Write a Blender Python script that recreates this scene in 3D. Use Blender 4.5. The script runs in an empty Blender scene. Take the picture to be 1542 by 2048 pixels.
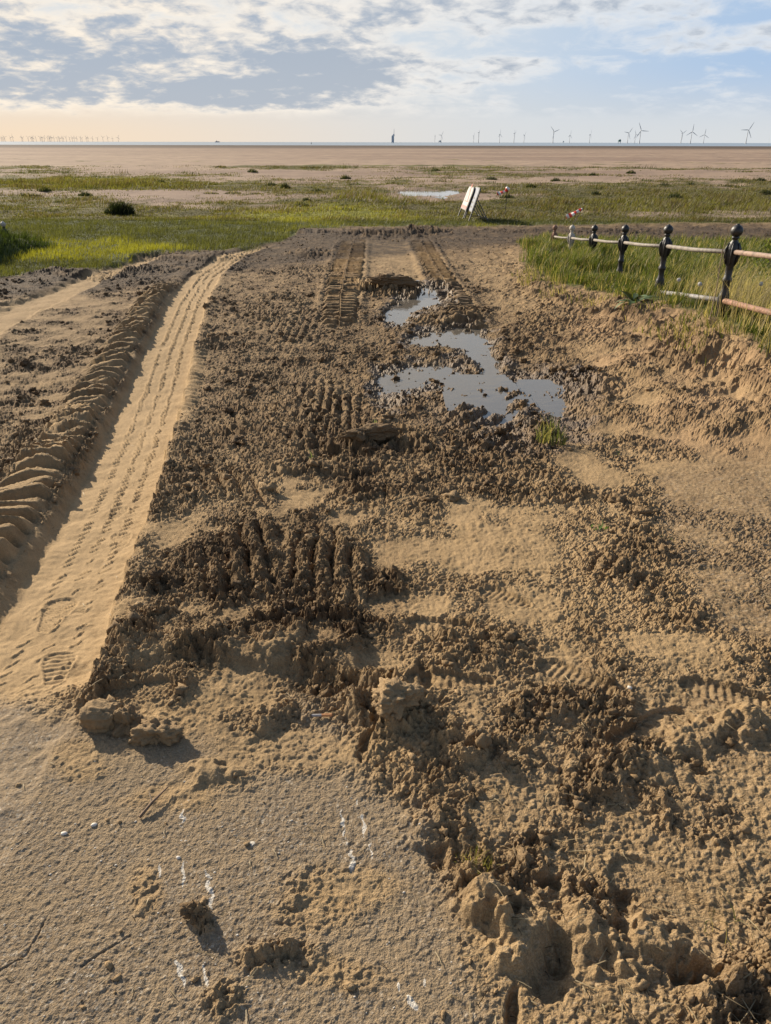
import bpy, math, random
import numpy as np
from mathutils import Matrix, Vector
R = math.radians
sc = bpy.context.scene
C = sc.collection

# ------------------------------------------------------------------ camera, sky, sun, exposure
CAM_H, PITCH, F = 1.6, R(26.55), 1480.0          # eye height, downward pitch, focal length in photo pixels (2048 tall)
cd = bpy.data.cameras.new('camera'); cam = bpy.data.objects.new('camera', cd); C.objects.link(cam)
cd.sensor_fit = 'VERTICAL'; cd.sensor_height = 34.6; cd.sensor_width = 34.6; cd.lens = 34.6 * F / 2048
cd.clip_start = 0.05; cd.clip_end = 90000
cam.matrix_world = Matrix.Translation((0, 0, CAM_H)) @ Matrix.Rotation(R(90) - PITCH, 4, 'X') @ Matrix.Rotation(R(0.12), 4, 'Z')
sc.camera = cam

SUN_AZ, SUN_EL = R(-44), R(24)                   # azimuth measured from +Y (view direction), negative = left
EXPO = 0.80
sc.view_settings.view_transform = 'Standard'; sc.view_settings.look = 'None'
sc.view_settings.exposure = EXPO; sc.view_settings.gamma = 1; sc.view_settings.use_curve_mapping = False
sl = bpy.data.lights.new('sun', 'SUN'); so = bpy.data.objects.new('sun', sl); C.objects.link(so)
sl.energy = 5.0; sl.angle = R(0.6); sl.color = (1.0, 0.88, 0.70)
sd = Vector((math.sin(SUN_AZ) * math.cos(SUN_EL), math.cos(SUN_AZ) * math.cos(SUN_EL), math.sin(SUN_EL)))
so.rotation_euler = sd.to_track_quat('Z', 'Y').to_euler()


class NT:                                        # tiny helper for writing node trees
    def __init__(s, tree): s.t = tree; s.n = tree.nodes; s.l = tree.links
    def node(s, typ, **kw):
        n = s.n.new(typ)
        for k, v in kw.items(): setattr(n, k, v)
        return n
    def put(s, sock, v):
        if hasattr(v, 'is_output'): s.l.new(v, sock)
        elif v is not None:
            if isinstance(v, tuple) and len(v) == 3 and sock.type == 'RGBA': v = v + (1,)
            sock.default_value = v
    def m(s, op, a, b=None, c=None, clamp=False):
        n = s.node('ShaderNodeMath', operation=op, use_clamp=clamp)
        s.put(n.inputs[0], a)
        if b is not None: s.put(n.inputs[1], b)
        if c is not None: s.put(n.inputs[2], c)
        return n.outputs[0]
    def mix(s, f, a, b, blend='MIX'):
        n = s.node('ShaderNodeMix', data_type='RGBA', blend_type=blend)
        s.put(n.inputs[0], f); s.put(n.inputs[6], a); s.put(n.inputs[7], b)
        return n.outputs[2]
    def ramp(s, v, lo, hi, a=0.0, b=1.0):
        n = s.node('ShaderNodeMapRange', interpolation_type='SMOOTHSTEP')
        s.put(n.inputs[0], v); s.put(n.inputs[1], lo); s.put(n.inputs[2], hi); s.put(n.inputs[3], a); s.put(n.inputs[4], b)
        return n.outputs[0]
    def noise(s, vec, scale, detail=4, rough=0.55, dist=0.0, dim='3D'):
        n = s.node('ShaderNodeTexNoise', noise_dimensions=dim)
        s.put(n.inputs['Vector'], vec); n.inputs['Scale'].default_value = scale
        n.inputs['Detail'].default_value = detail; n.inputs['Roughness'].default_value = rough; n.inputs['Distortion'].default_value = dist
        return n.outputs['Fac']
    def attr(s, name):
        return s.node('ShaderNodeAttribute', attribute_name=name)
    def comb(s, x, y, z=0.0):
        n = s.node('ShaderNodeCombineXYZ'); s.put(n.inputs[0], x); s.put(n.inputs[1], y); s.put(n.inputs[2], z)
        return n.outputs[0]


def build_world():
    w = bpy.data.worlds.new('World'); sc.world = w; w.use_nodes = True
    t = NT(w.node_tree); t.n.clear()
    out = t.node('ShaderNodeOutputWorld'); bg = t.node('ShaderNodeBackground'); bg.inputs[1].default_value = 0.1
    t.l.new(bg.outputs[0], out.inputs[0])
    sky = t.node('ShaderNodeTexSky', sky_type='NISHITA'); sky.sun_disc = False
    sky.sun_elevation = SUN_EL; sky.sun_rotation = SUN_AZ
    sky.dust_density = 1.5; sky.air_density = 1.0
    g = t.node('ShaderNodeTexCoord').outputs['Generated']
    sp = t.node('ShaderNodeSeparateXYZ'); t.l.new(g, sp.inputs[0]); dx, dy, dz = sp.outputs
    az = t.m('ARCTAN2', dx, dy); e = t.m('MAXIMUM', dz, 0.0)
    k = 10.0 / 2 ** EXPO                         # the cloud and haze colours below are display-linear
    def col(r, g_, b): return (r * k, g_ * k, b * k)
    # haze near the horizon: peach on the sun's side, pale grey-blue away from it
    sunside = t.ramp(az, -0.50, 0.22, 1.0, 0.0)
    hz = t.mix(sunside, col(0.66, 0.69, 0.71), col(0.91, 0.70, 0.49))
    warmrise = t.ramp(e, 0.0, 0.085, 1.0, 0.0)
    hi = t.mix(t.ramp(az, 0.0, 0.45), col(0.64, 0.71, 0.78), col(0.42, 0.57, 0.78))
    low = t.mix(warmrise, hi, hz)
    base = t.mix(t.ramp(e, 0.18, 0.42), low, sky.outputs[0])
    # cloud plane, foreshortened towards the horizon
    q = t.m('DIVIDE', 1.0, t.m('ADD', e, 0.24))
    px = t.m('MULTIPLY', dx, q); py = t.m('MULTIPLY', dy, q)
    pv = t.comb(px, py, 0.0)
    pv2 = t.comb(t.m('ADD', px, 3.7), t.m('ADD', py, 1.3), 2.0)
    n_big = t.noise(pv, 2.3, 3, 0.5, 0.3)
    n_mid = t.noise(pv2, 5.6, 7, 0.58, 0.35)
    n_fin = t.noise(pv, 13.0, 6, 0.58, 0.3)
    def blob(a0, e0, ra, re, amp):
        u = t.m('DIVIDE', t.m('SUBTRACT', az, a0), ra); v = t.m('DIVIDE', t.m('SUBTRACT', e, e0), re)
        r2 = t.m('ADD', t.m('MULTIPLY', u, u), t.m('MULTIPLY', v, v))
        return t.m('MULTIPLY', t.ramp(r2, 0.0, 1.0, 1.0, 0.0), amp)
    cov = blob(-0.36, 0.070, 0.50, 0.060, 0.62)
    for b in ((-0.12, 0.05, 0.20, 0.024, 0.34), (0.13, 0.134, 0.32, 0.030, 0.50), (-0.28, 0.135, 0.26, 0.03, 0.26),
              (0.06, 0.075, 0.16, 0.022, 0.14), (0.38, 0.100, 0.20, 0.018, 0.36), (0.16, 0.078, 0.17, 0.013, 0.20), (-0.07, 0.092, 0.14, 0.04, 0.26), (-0.09, 0.080, 0.06, 0.011, 0.35)):
        cov = t.m('ADD', cov, blob(*b))
    cov = t.m('ADD', cov, t.ramp(e, 0.14, 0.22, 0.0, 0.16)); cov = t.m('SUBTRACT', cov, t.ramp(e, 0.26, 0.5, 0.0, 0.42))
    cov = t.m('SUBTRACT', cov, t.ramp(az, -0.1, 0.3, 0.0, 0.12))
    dens = t.m('ADD', cov, t.m('MULTIPLY', t.m('SUBTRACT', n_mid, 0.5), 1.5))
    dens = t.m('ADD', dens, t.m('MULTIPLY', t.m('SUBTRACT', n_big, 0.5), 0.6))
    dens = t.m('ADD', dens, t.m('MULTIPLY', t.m('SUBTRACT', n_fin, 0.5), 0.45))
    dens = t.m('MULTIPLY', dens, t.ramp(e, 0.020, 0.042))     # flat cloud base
    mask = t.ramp(dens, -0.16, 0.38)
    thick = t.ramp(t.m('ADD', dens, t.m('MULTIPLY', t.m('SUBTRACT', n_fin, 0.5), 0.9)), 0.08, 0.74)
    bright = t.mix(t.ramp(az, -0.4, 0.35), col(1.08, 0.95, 0.78), col(0.82, 0.84, 0.86))
    dark = t.mix(t.ramp(e, 0.03, 0.13), col(0.455, 0.505, 0.575), col(0.40, 0.465, 0.56))
    cc = t.mix(thick, bright, dark)
    skyc = t.mix(t.m('MULTIPLY', mask, 0.93), base, cc)
    # faint streaks of light fanning down under the cloud on the sun's side
    t.l.new(skyc, bg.inputs[0])
build_world()

# ------------------------------------------------------------------ noise helpers (numpy)
rng = np.random.default_rng(7)
_an = rng.random(256) * 2 * np.pi
GX, GY = np.cos(_an).astype(np.float32), np.sin(_an).astype(np.float32)
def hsh(ix, iy, seed):
    h = ix.astype(np.uint32) * np.uint32(374761393) + iy.astype(np.uint32) * np.uint32(668265263) + np.uint32((seed * 974634777) & 0xffffffff)
    h = (h ^ (h >> np.uint32(13))) * np.uint32(1274126177)
    return h ^ (h >> np.uint32(16))
def perlin(x, y, seed=0):
    x = np.asarray(x, np.float32); y = np.asarray(y, np.float32)
    fx, fy = np.floor(x), np.floor(y); ix, iy = fx.astype(np.int32), fy.astype(np.int32)
    x = x - fx; y = y - fy
    u = x * x * x * (x * (x * 6 - 15) + 10); v = y * y * y * (y * (y * 6 - 15) + 10)
    def g(a, b):
        h = hsh(ix + a, iy + b, seed) & np.uint32(255)
        return GX[h] * (x - a) + GY[h] * (y - b)
    n0 = g(0, 0); n0 += u * (g(1, 0) - n0); n1 = g(0, 1); n1 += u * (g(1, 1) - n1)
    return (n0 + v * (n1 - n0)) * 1.5
def fbm(x, y, f, octs=4, seed=0, gain=0.5):
    s = 0; a = 1
    for i in range(octs):
        s = s + a * perlin(x * f, y * f, seed + i); f *= 2.03; a *= gain
    return s
def billow(x, y, f, octs=3, seed=0, gain=0.5):
    s = 0; a = 1
    for i in range(octs):
        s = s + a * (np.abs(perlin(x * f, y * f, seed + i)) * 2 - 0.5); f *= 2.07; a *= gain
    return s
def clods(x, y, f, seed=0, fill=0.75):
    """rounded lumps of random size in jittered cells"""
    x = x * f; y = y * f
    fx, fy = np.floor(x), np.floor(y); ix, iy = fx.astype(np.int32), fy.astype(np.int32)
    x = x - fx; y = y - fy; best = np.zeros_like(x)
    for a in (-1, 0, 1):
        for b in (-1, 0, 1):
            h = hsh(ix + a, iy + b, seed)
            jx = (h & np.uint32(1023)).astype(np.float32) / 1023 + a
            jy = ((h >> np.uint32(10)) & np.uint32(1023)).astype(np.float32) / 1023 + b
            r = ((h >> np.uint32(20)) & np.uint32(1023)).astype(np.float32) / 1023
            r = np.where(r < fill, 0.25 + 0.75 * r, 0.01)
            d2 = ((x - jx) ** 2 + (y - jy) ** 2) / (r * r)
            best = np.maximum(best, r * np.sqrt(np.maximum(0, 1 - d2)))
    return best
def sstep(a, b, x):
    t = np.clip((x - a) / (b - a), 0, 1); return t * t * (3 - 2 * t)

# ------------------------------------------------------------------ lie of the land
_by = np.array([-60, 2.0, 6.2, 7.0, 12.5, 16, 21, 30, 150, 1300, 1400])
_bz = np.array([0, 0, -.47, -.52, -.57, -.64, -.70, -.72, -.80, -2.92, -3.2])
_ty = np.concatenate([np.linspace(-60, 30, 4500), np.geomspace(30.01, 1400, 1500)])
_tz = np.interp(_ty, _by, _bz); _kz = np.hanning(41); _kz /= _kz.sum()
_tz[:4500] = np.convolve(np.pad(_tz[:4500], 20, mode='edge'), _kz, 'valid')
def B(Y): return np.interp(Y, _ty, _tz)
cp, spn = math.cos(PITCH), math.sin(PITCH)
def row_of(Y):
    d = CAM_H - B(Y); zc = Y * cp + d * spn
    return 1024 + F * (d * cp - Y * spn) / zc, zc
_yy = np.concatenate([np.linspace(0.55, 30, 4000), np.geomspace(30.01, 1390, 1500)])
_vv, _zz = row_of(_yy)
def Y_of(v): return np.interp(v, _vv[::-1], _yy[::-1])
def P(u, v):
    """place on the unsculpted ground seen at photo point (u, v)"""
    Y = Y_of(v); _, zc = row_of(Y); return (u - 771) / F * zc, Y
def PD(u, v, zc):
    """point at photo point (u, v) and axial distance zc -> world"""
    x = (u - 771) / F * zc; q = (v - 1024) / F
    return Vector((x, zc * (cp - q * spn), CAM_H - zc * (spn + q * cp)))

FENCE = [PD(u, 505, z) for u, z in ((1465, 7.4), (1332, 9.5), (1249, 11.55), (1186, 13.65), (1140, 15.75), (1105, 17.85))]
def fence_x(Y): return 3.47 + (Y - 7.9) * 0.0505
def rail_z(Y): return np.interp(Y, [7.9, 19.0], [0.615, -0.43])

def poly_sd(U, V, pts):
    """signed distance to a polygon, positive inside"""
    d = np.full(U.shape, 1e9, np.float32); ins = np.zeros(U.shape, bool); n = len(pts)
    for i in range(n):
        ax, ay = pts[i]; bx, by = pts[(i + 1) % n]; ex, ey = bx - ax, by - ay
        t = np.clip(((U - ax) * ex + (V - ay) * ey) / (ex * ex + ey * ey + 1e-9), 0, 1)
        d = np.minimum(d, (U - ax - t * ex) ** 2 + (V - ay - t * ey) ** 2)
        if ay != by:
            c = (ay > V) != (by > V); ins ^= c & (U < ex * (V - ay) / (by - ay) + ax)
    d = np.sqrt(d); return np.where(ins, d, -d)
def ell(U, V, cx, cy, rx, ry, ang=0.0):
    c, s = math.cos(R(ang)), math.sin(R(ang)); du, dv = U - cx, V - cy
    return np.sqrt(((du * c + dv * s) / rx) ** 2 + ((-du * s + dv * c) / ry) ** 2)

TRACK_V = [2100, 1500, 1400, 1300, 1200, 1100, 1000, 900, 800, 700, 600, 550, 520, 505, 497, 490]
TRACK_R = [-150, 110, 170, 208, 238, 268, 308, 338, 366, 386, 416, 442, 482, 512, 532, 560]
TRACK_L = [-620, -190, -110, -40, 28, 88, 142, 196, 243, 288, 340, 382, 428, 470, 500, 530]
MID_V = [663, 640, 600, 560, 540, 500, 478]
LR = [(643, 712), (645, 712), (648, 712), (657, 720), (662, 722), (676, 728), (684, 730)]
RR = [(905, 975), (900, 962), (878, 936), (858, 906), (848, 893), (828, 868), (818, 856)]
UL_V = [760, 655, 622, 578, 540, 520, 510]
UL_T = [-170, -85, -20, 95, 195, 262, 305]
UL_B = [-95, 20, 80, 172, 256, 312, 345]
PUD = {
 'a': [(762, 628), (790, 604), (825, 588), (850, 574), (885, 572), (905, 600), (880, 614), (835, 616), (818, 630), (803, 650), (775, 646)],
 'b': [(812, 676), (850, 664), (945, 656), (985, 676), (992, 740), (955, 744), (930, 706), (880, 694), (820, 688)],
 'c': [(752, 748), (790, 742), (830, 730), (905, 732), (940, 742), (905, 760), (940, 780), (860, 788), (800, 790), (775, 812), (757, 800)],
 'f': [(985, 715), (1010, 745), (1085, 755), (1135, 772), (1190, 802), (1100, 806), (1040, 788), (990, 765), (955, 752)],
 'd': [(925, 800), (985, 803), (1052, 852), (1045, 892), (1000, 884), (955, 845)],
 'e': [(1060, 808), (1110, 810), (1165, 832), (1172, 872), (1120, 886), (1085, 850)],
}
WET_FAR = [(585, 470), (610, 459), (680, 458), (700, 466), (640, 472)]
ASPH = [(-700, 1380), (0, 1384), (150, 1440), (215, 1500), (330, 1505), (470, 1500), (560, 1420), (700, 1425), (720, 1540), (800, 1600), (850, 1700), (890, 1830), (950, 1930), (1000, 2060), (1050, 2700), (-700, 2700)]
GRASS_NEAR = [(1030, 502), (1070, 478), (1110, 470), (1542, 505), (2600, 640), (2600, 1100), (1542, 690), (1450, 652), (1330, 600), (1240, 585), (1130, 545), (1075, 515)]
MARSH_EDGE_U = [-3000, -300, 0, 60, 190, 290, 420, 520, 575, 600, 700, 870, 1050, 1542, 3000]
MARSH_EDGE_V = [600, 560, 552, 545, 540, 512, 500, 496, 476, 460, 453, 453, 452, 446, 440]

def sculpt(X, Y, U, V):
    """height of the muddy ramp and its material masks at world (X, Y); U, V are the photo points of the flat ramp"""
    f32 = np.float32
    X = X.astype(f32); Y = Y.astype(f32); U = U.astype(f32); V = V.astype(f32)
    z = B(Y).astype(f32)
    wx = fbm(X, Y, 5, 2, 50) * 0.05; wy = fbm(X, Y, 5, 2, 60) * 0.05
    w2x = perlin(X * 23, Y * 23, 70) * 0.012; w2y = perlin(X * 23, Y * 23, 71) * 0.012
    xw, yw = X + wx + w2x, Y + wy + w2y
    lo = fbm(X, Y, 1.1, 3, 11)                     # slow variation
    mid = fbm(X, Y, 3.5, 3, 17); hf = fbm(X, Y, 18, 3, 18)
    Uw = U + fbm(X, Y, 4, 3, 21) * 16 * np.clip(3.5 / np.maximum(Y, 1), .25, 1.5); Vw = V + fbm(X, Y, 4, 3, 31) * 14 * np.clip(3.5 / np.maximum(Y, 1), .2, 1.5)

    # ---- roughness and mud zones
    A = np.full(X.shape, 0.55, f32); D = np.full(X.shape, 0.22, f32)
    def zone(arr, val, m): arr += (val - arr) * m
    dark = sstep(-25, 25, poly_sd(Uw, Vw, [(395, 800), (420, 600), (520, 505), (610, 470), (1050, 470), (1120, 620), (1200, 720), (1190, 860), (1000, 980), (780, 1010), (600, 960), (360, 900)]))
    zone(A, .92, dark); zone(D, 0.68, dark)
    zone(A, 0.85, sstep(1.1, .8, ell(Uw, Vw, 560, 1180, 260, 170))); zone(D, 0.55, sstep(1.15, .75, ell(Uw, Vw, 560, 1190, 270, 190)))
    lf = sstep(-15, 20, poly_sd(Uw, Vw, [(-800, 1300), (-800, 600), (60, 640), (330, 520), (430, 520), (350, 620), (240, 800), (120, 1010), (-40, 1200)]))
    zone(A, 0.72, lf); zone(D, 0.52, lf * sstep(950, 780, V)); zone(D, .35, lf * sstep(780, 950, V))
    top = sstep(-8, 12, poly_sd(Uw, Vw, [(-900, 640), (-900, 520), (100, 530), (300, 500), (520, 490), (600, 455), (2500, 440), (2500, 480), (1100, 488), (900, 500), (520, 540), (380, 560), (170, 590)]))
    zone(A, 0.9, top); zone(D, 1.0, top)
    rs = sstep(-30, 40, poly_sd(Uw, Vw, [(1120, 560), (1040, 500), (1300, 600), (1900, 720), (1900, 960), (1330, 920), (1190, 820), (1130, 680)]))
    zone(A, 0.45, rs); zone(D, 0.30, rs)
    orange = rs
    sand2 = sstep(-20, 30, poly_sd(Uw, Vw, [(900, 520), (1040, 505), (1180, 590), (1120, 660), (1010, 640)]))
    zone(A, .75, sand2); zone(D, .3, sand2)
    mr = sstep(1.1, .6, ell(Uw, Vw, 1060, 1150, 290, 150)); zone(A, 0.33, mr); zone(D, 0.12, mr)
    dry = sstep(-25, 35, poly_sd(Uw, Vw, [(1320, 930), (2300, 900), (2300, 1360), (1480, 1290), (1370, 1180), (1310, 1060)]))
    zone(A, 0.19, dry); zone(D, 0.33, dry)
    br = sstep(880, 960, U) * sstep(1280, 1420, V); zone(A, 0.50, br)
    asd = poly_sd(Uw, Vw, ASPH) + fbm(X, Y, 7, 3, 41) * 14
    asph = sstep(-60, 55, asd + 22 * mid + 10 * hf)
    zone(A, 0.035, asph); zone(D, 0.1, asph)
    for cx, cy, rx, ry, v in ((440, 1545, 85, 40, .6), (400, 1832, 34, 26, .75), (560, 1912, 120, 38, .5), (310, 1462, 60, 40, .7), (540, 1440, 90, 45, .55), (160, 1530, 55, 40, .4),
                              (330, 1600, 120, 30, .18), (690, 1780, 130, 50, .3), (640, 1830, 90, 60, .25), (590, 1500, 160, 60, .25), (690, 1960, 120, 50, .22), (430, 2000, 60, 50, .4), (290, 1780, 40, 60, .28)):
        m = sstep(1.25, .5, ell(Uw, Vw, cx, cy, rx, ry) + mid * .35); zone(A, v, m); asph = asph * (1 - .75 * m)
    for cx, cy, rx, ry in ((1300, 1455, 95, 45), (1440, 1385, 80, 40), (1140, 1350, 90, 50), (1330, 1790, 150, 80), (820, 1110, 120, 40), (960, 1110, 80, 40), (820, 1210, 80, 20), (1240, 1400, 60, 26), (660, 1290, 40, 25), (940, 1600, 130, 50), (1180, 1930, 60, 80),
                           (470, 990, 55, 30), (560, 1000, 60, 30), (680, 1060, 50, 30), (330, 1260, 40, 18), (660, 1250, 60, 16), (470, 1240, 50, 16), (1020, 1210, 60, 40), (1400, 1640, 50, 40)):
        zone(A, 0.10, sstep(1.1, .6, ell(Uw, Vw, cx, cy, rx, ry) + mid * .25) * .9)
    A *= np.clip(0.78 + (1.0 * lo + 0.75 * mid + .35 * fbm(X, Y, .5, 2, 13)) * (1 - .55 * dark) * (1 - .3 * mr), np.maximum(.16, .6 * dark), 1.6)
    A = A + br * (np.clip(.17 + .62 * sstep(.05, .6, .55 * lo + .8 * mid + .25 * hf), 0, 1) - A) * .85; A = np.maximum(A, .12 * (1 - asph))

    # ---- tyre track sunk in sand, with lug imprints beside it
    tv = np.array(TRACK_V[::-1], float); ty = Y_of(tv)
    def wx_of(us): return np.array([P(u, v)[0] for u, v in zip(us[::-1], tv)])
    o = np.argsort(ty); tl = np.interp(Y, ty[o], wx_of(TRACK_L)[o]).astype(f32); tr = np.interp(Y, ty[o], wx_of(TRACK_R)[o]).astype(f32)
    arc_y = np.linspace(0.3, 26, 900); arc_x = (np.interp(arc_y, ty[o], wx_of(TRACK_L)[o]) + np.interp(arc_y, ty[o], wx_of(TRACK_R)[o])) / 2
    arc = np.concatenate([[0], np.cumsum(np.hypot(np.diff(arc_x), np.diff(arc_y)))])
    slope = np.gradient(arc_x, arc_y)
    S = np.interp(Y, arc_y, arc).astype(f32); SL = np.interp(Y, arc_y, slope).astype(f32); CS = 1 / np.sqrt(1 + SL * SL)
    tl = tl + perlin(S * 3, S * 0, 5) * .008; tr = tr + perlin(S * 3 + 9, S * 0, 6) * .022 + perlin(S * 13 + 9, S * 0, 7) * .012 + hf * .012 + perlin(X * 45, Y * 45, 9) * .006
    L = (X - tl) * CS; Rr = (tr - X) * CS; W = (tr - tl) * CS     # distance right of the left floor edge / left of the right edge
    live = sstep(485, 500, V) * sstep(2070, 1800, V)
    fade = sstep(1420, 1340, V + (U - 60) * .1)                        # the track runs out onto the tarmac
    inside = sstep(-.02, .015, L) * sstep(-.015, .02, Rr) * live
    s_al = S + SL * CS * 0.6 * (L - W / 2)
    wall = sstep(-.085, -.005, L) * sstep(-.01, .02, Rr) * live         # left wall
    depth = (0.056 * fade + .010) * np.interp(Y, [1.2, 2.4, 3.6, 5, 8, 12, 20], [.35, .55, .9, 1, .95, .6, .3]).astype(f32)
    A *= 1 - 0.985 * np.maximum(inside, wall * sstep(-.09, -.05, L) * .9) * (0.35 + .65 * fade)
    D *= 1 - np.maximum(inside, wall) * (.3 + .7 * fade)
    asph = asph * (1 - inside * fade)
    treadh = np.zeros(X.shape, f32)
    grow = np.interp(Y, [1.5, 2.4, 4, 8, 14], [.28, .5, 1, 1.5, 2.2]).astype(f32)
    for off, ph in ((.27, 0.0), (.49, .45), (.71, .2)):
        pitch = .068
        q = s_al / pitch + ph + .12 * perlin(S * 6, S * 0 + off * 40, 4); ci = np.floor(q); fr = q - ci - .5
        jit = (hsh(ci.astype(np.int32), np.full(X.shape, int(off * 100), np.int32), 3) & np.uint32(255)).astype(f32) / 255
        lx = L - off * W - fr * .042 - (jit - .5) * .010 + .004 * perlin(X * 60, Y * 60, 39)
        wv = .0060 * np.clip(grow, .6, 1.7); dash = sstep(.46, .34, np.abs(fr)) * sstep(.04, .2, jit)
        treadh += np.exp(-(lx / wv) ** 2) * dash * (.008 + .008 * jit) * grow - np.exp(-((lx - 1.8 * wv) / (1.4 * wv)) ** 2) * dash * .004 * grow
    z_tr = -depth * wall + treadh * inside * fade * np.interp(Y, [0, 10, 20], [1, 1.2, 1.5]).astype(f32) + inside * (fbm(X, Y, 30, 2, 77) * .0025 + fbm(X, Y, 6, 2, 78) * .006)
    # berm of sand thrown up along the left, cut into lug bars
    lugzone = sstep(-.54 + .16 * lo + .05 * mid, -.38, L) * sstep(-.085, -.15, L) * sstep(560, 590, V) * sstep(1330, 1200, V)
    lugzone *= sstep(.25, .6, np.interp(V, [0, 575, 600, 640, 660, 690, 712, 735, 3000], [1, 1, 1, 1, .9, 1, .25, 1, 1]).astype(f32) + .3 * mid)
    pitch = np.interp(Y, [1, 3.5, 5, 7, 14], [.19, .19, .17, .21, .24]).astype(f32)
    lq = s_al / .175 - L * 2.3 + .10 * np.sin(L * 9 + S * 2.1) + .30 * perlin(S * 1.3, L * 1.5, 8); lfq = lq - np.floor(lq)
    saw = sstep(0, .25, lfq) * (1 - .25 * lfq) * (1 - sstep(.60, .92, lfq))
    bars = (saw - .35) * .11 * np.interp(Y, [3, 9], [1, 1.35]).astype(f32) * np.clip(.75 + .5 * perlin(S * 2, S * 0 + 3.3, 12) + .5 * perlin(S * 5, L * 5, 14), .1, 1.4)
    A *= 1 - lugzone * .74; D *= 1 - lugzone * .40
    z = z + z_tr + lugzone * (bars + .016) + .022 * np.exp(-((L + .2) / .14) ** 2) * live * fade
    # smaller lug marks along the right shoulder
    rz = sstep(.005, -.02, Rr) * sstep(-.17, -.10, Rr) * sstep(690, 720, V) * sstep(900, 840, V) * sstep(-.2, .35, mid + .3)
    lq = s_al / .15 - Rr * 2.2; lfq = lq - np.floor(lq)
    z += rz * (sstep(0, .4, lfq) * (1 - sstep(.7, .98, lfq)) - .4) * .034; A *= 1 - rz * .8; D *= 1 - rz * .6
    z += np.exp(-((Rr + .05) / .07) ** 2) * .022 * live * fade

    # ---- second, upper left track
    tv2 = np.array(UL_V, float); ty2 = Y_of(tv2); o2 = np.argsort(ty2)
    a2 = np.array([P(u, v)[0] for u, v in zip(UL_T, UL_V)])[o2]; b2 = np.array([P(u, v)[0] for u, v in zip(UL_B, UL_V)])[o2]
    l2 = X - np.interp(Y, ty2[o2], a2) + mid * .1; r2 = np.interp(Y, ty2[o2], b2) - X + mid * .08
    in2 = (sstep(-.15, .1, l2) * sstep(-.1, .15, r2) * sstep(507, 516, V) * sstep(760, 700, V)).astype(f32)
    A *= 1 - .85 * in2; D *= 1 - .95 * in2; z -= in2 * .07
    # ---- excavator ruts with bar imprints
    mv = np.array(MID_V, float); my = Y_of(mv); o3 = np.argsort(my); rutmask = np.zeros(X.shape, f32)
    for edges, vend in ((LR, 652), (RR, 660)):
        a3 = np.array([P(e[0], v)[0] for e, v in zip(edges, MID_V)])[o3]; b3 = np.array([P(e[1], v)[0] for e, v in zip(edges, MID_V)])[o3]
        l3 = X - np.interp(Y, my[o3], a3) + mid * .03; r3 = np.interp(Y, my[o3], b3) - X + mid * .03
        m = (sstep(-.04, .05, l3) * sstep(-.04, .05, r3) * sstep(476, 488, V) * sstep(vend + 8, vend - 18, V + mid * 10)).astype(f32)
        w3 = l3 + r3; c3 = (l3 / np.maximum(w3, .05)).astype(f32)
        bq = (Y + .05 * lo) / .20 + np.where(c3 > .5, .4, 0); bf = bq - np.floor(bq)
        z = z - m * .045 + m * (sstep(.05, .3, bf) * (1 - sstep(.55, .8, bf))) * .12 + m * np.exp(-((c3 - .5) / .05) ** 2) * .014 * (1 + mid)
        z += (np.exp(-((l3 + .08) / .07) ** 2) + np.exp(-((r3 + .08) / .07) ** 2)).astype(f32) * .03 * sstep(476, 490, V) * sstep(vend, vend - 20, V)
        A *= 1 - .85 * m; D += (.6 - D) * m * .6; rutmask = np.maximum(rutmask, m)
    midst = sstep(-12, 12, poly_sd(Uw, Vw, [(690, 640), (712, 560), (728, 482), (820, 482), (850, 560), (830, 585), (740, 575)])); A *= 1 - .5 * midst; D *= 1 - .55 * midst

    # ---- combs of cleat grooves
    def comb(poly, ang, pitch, h, seed, soft=34):
        nonlocal z, A
        m = sstep(-soft, soft, poly_sd(Uw, Vw, poly))
        t = (X * math.cos(R(ang)) + Y * math.sin(R(ang)) + .016 * perlin(X * 4, Y * 4, seed) + .008 * perlin(X * 19, Y * 19, seed + 2)) / pitch
        fr = t - np.floor(t); pr = np.sin(fr * math.pi) ** .9 * 1.3
        z = z + m * (pr - .6) * h * np.clip(.62 + .7 * perlin(np.floor(t) * .37, Y * 3, seed + 1) + .6 * mid + .25 * hf, .05, 1.3); A += (np.maximum(A, .75) - A) * m
    comb([(350, 1170), (400, 1070), (520, 1040), (560, 1070), (545, 1195), (430, 1200)], 14, .090, .050, 81)
    comb([(560, 1190), (575, 1090), (640, 1060), (735, 1080), (735, 1160), (640, 1195)], 3, .085, .046, 83)
    comb([(575, 890), (590, 780), (630, 758), (720, 800), (735, 880)], 2, .088, .044, 85)
    comb([(400, 890), (480, 800), (580, 800), (570, 890)], 32, .10, .04, 95)
    comb([(525, 690), (540, 630), (640, 640), (640, 690)], 0, .10, .03, 87)
    comb([(1185, 1185), (1175, 1120), (1260, 1110), (1300, 1190)], -28, .075, .03, 89)
    comb([(680, 1440), (690, 1370), (760, 1360), (790, 1420)], 20, .08, .04, 91)
    comb([(880, 870), (900, 800), (1010, 790), (1090, 870), (1030, 910)], -34, .17, .075, 93)
    comb([(360, 1000), (400, 930), (560, 960), (540, 1010)], 20, .09, .03, 97)

    # ---- soil slab edge, mounds, holes
    slab = [(195, 1290), (250, 1352), (330, 1335), (420, 1322), (470, 1350), (545, 1352), (620, 1360), (712, 1366), (745, 1330), (735, 1230), (600, 1180), (400, 1190), (270, 1230)]
    sdv = poly_sd(Uw, Vw, slab)
    z += sstep(0, 26, sdv) * sstep(1190, 1330, V) * .030
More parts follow.
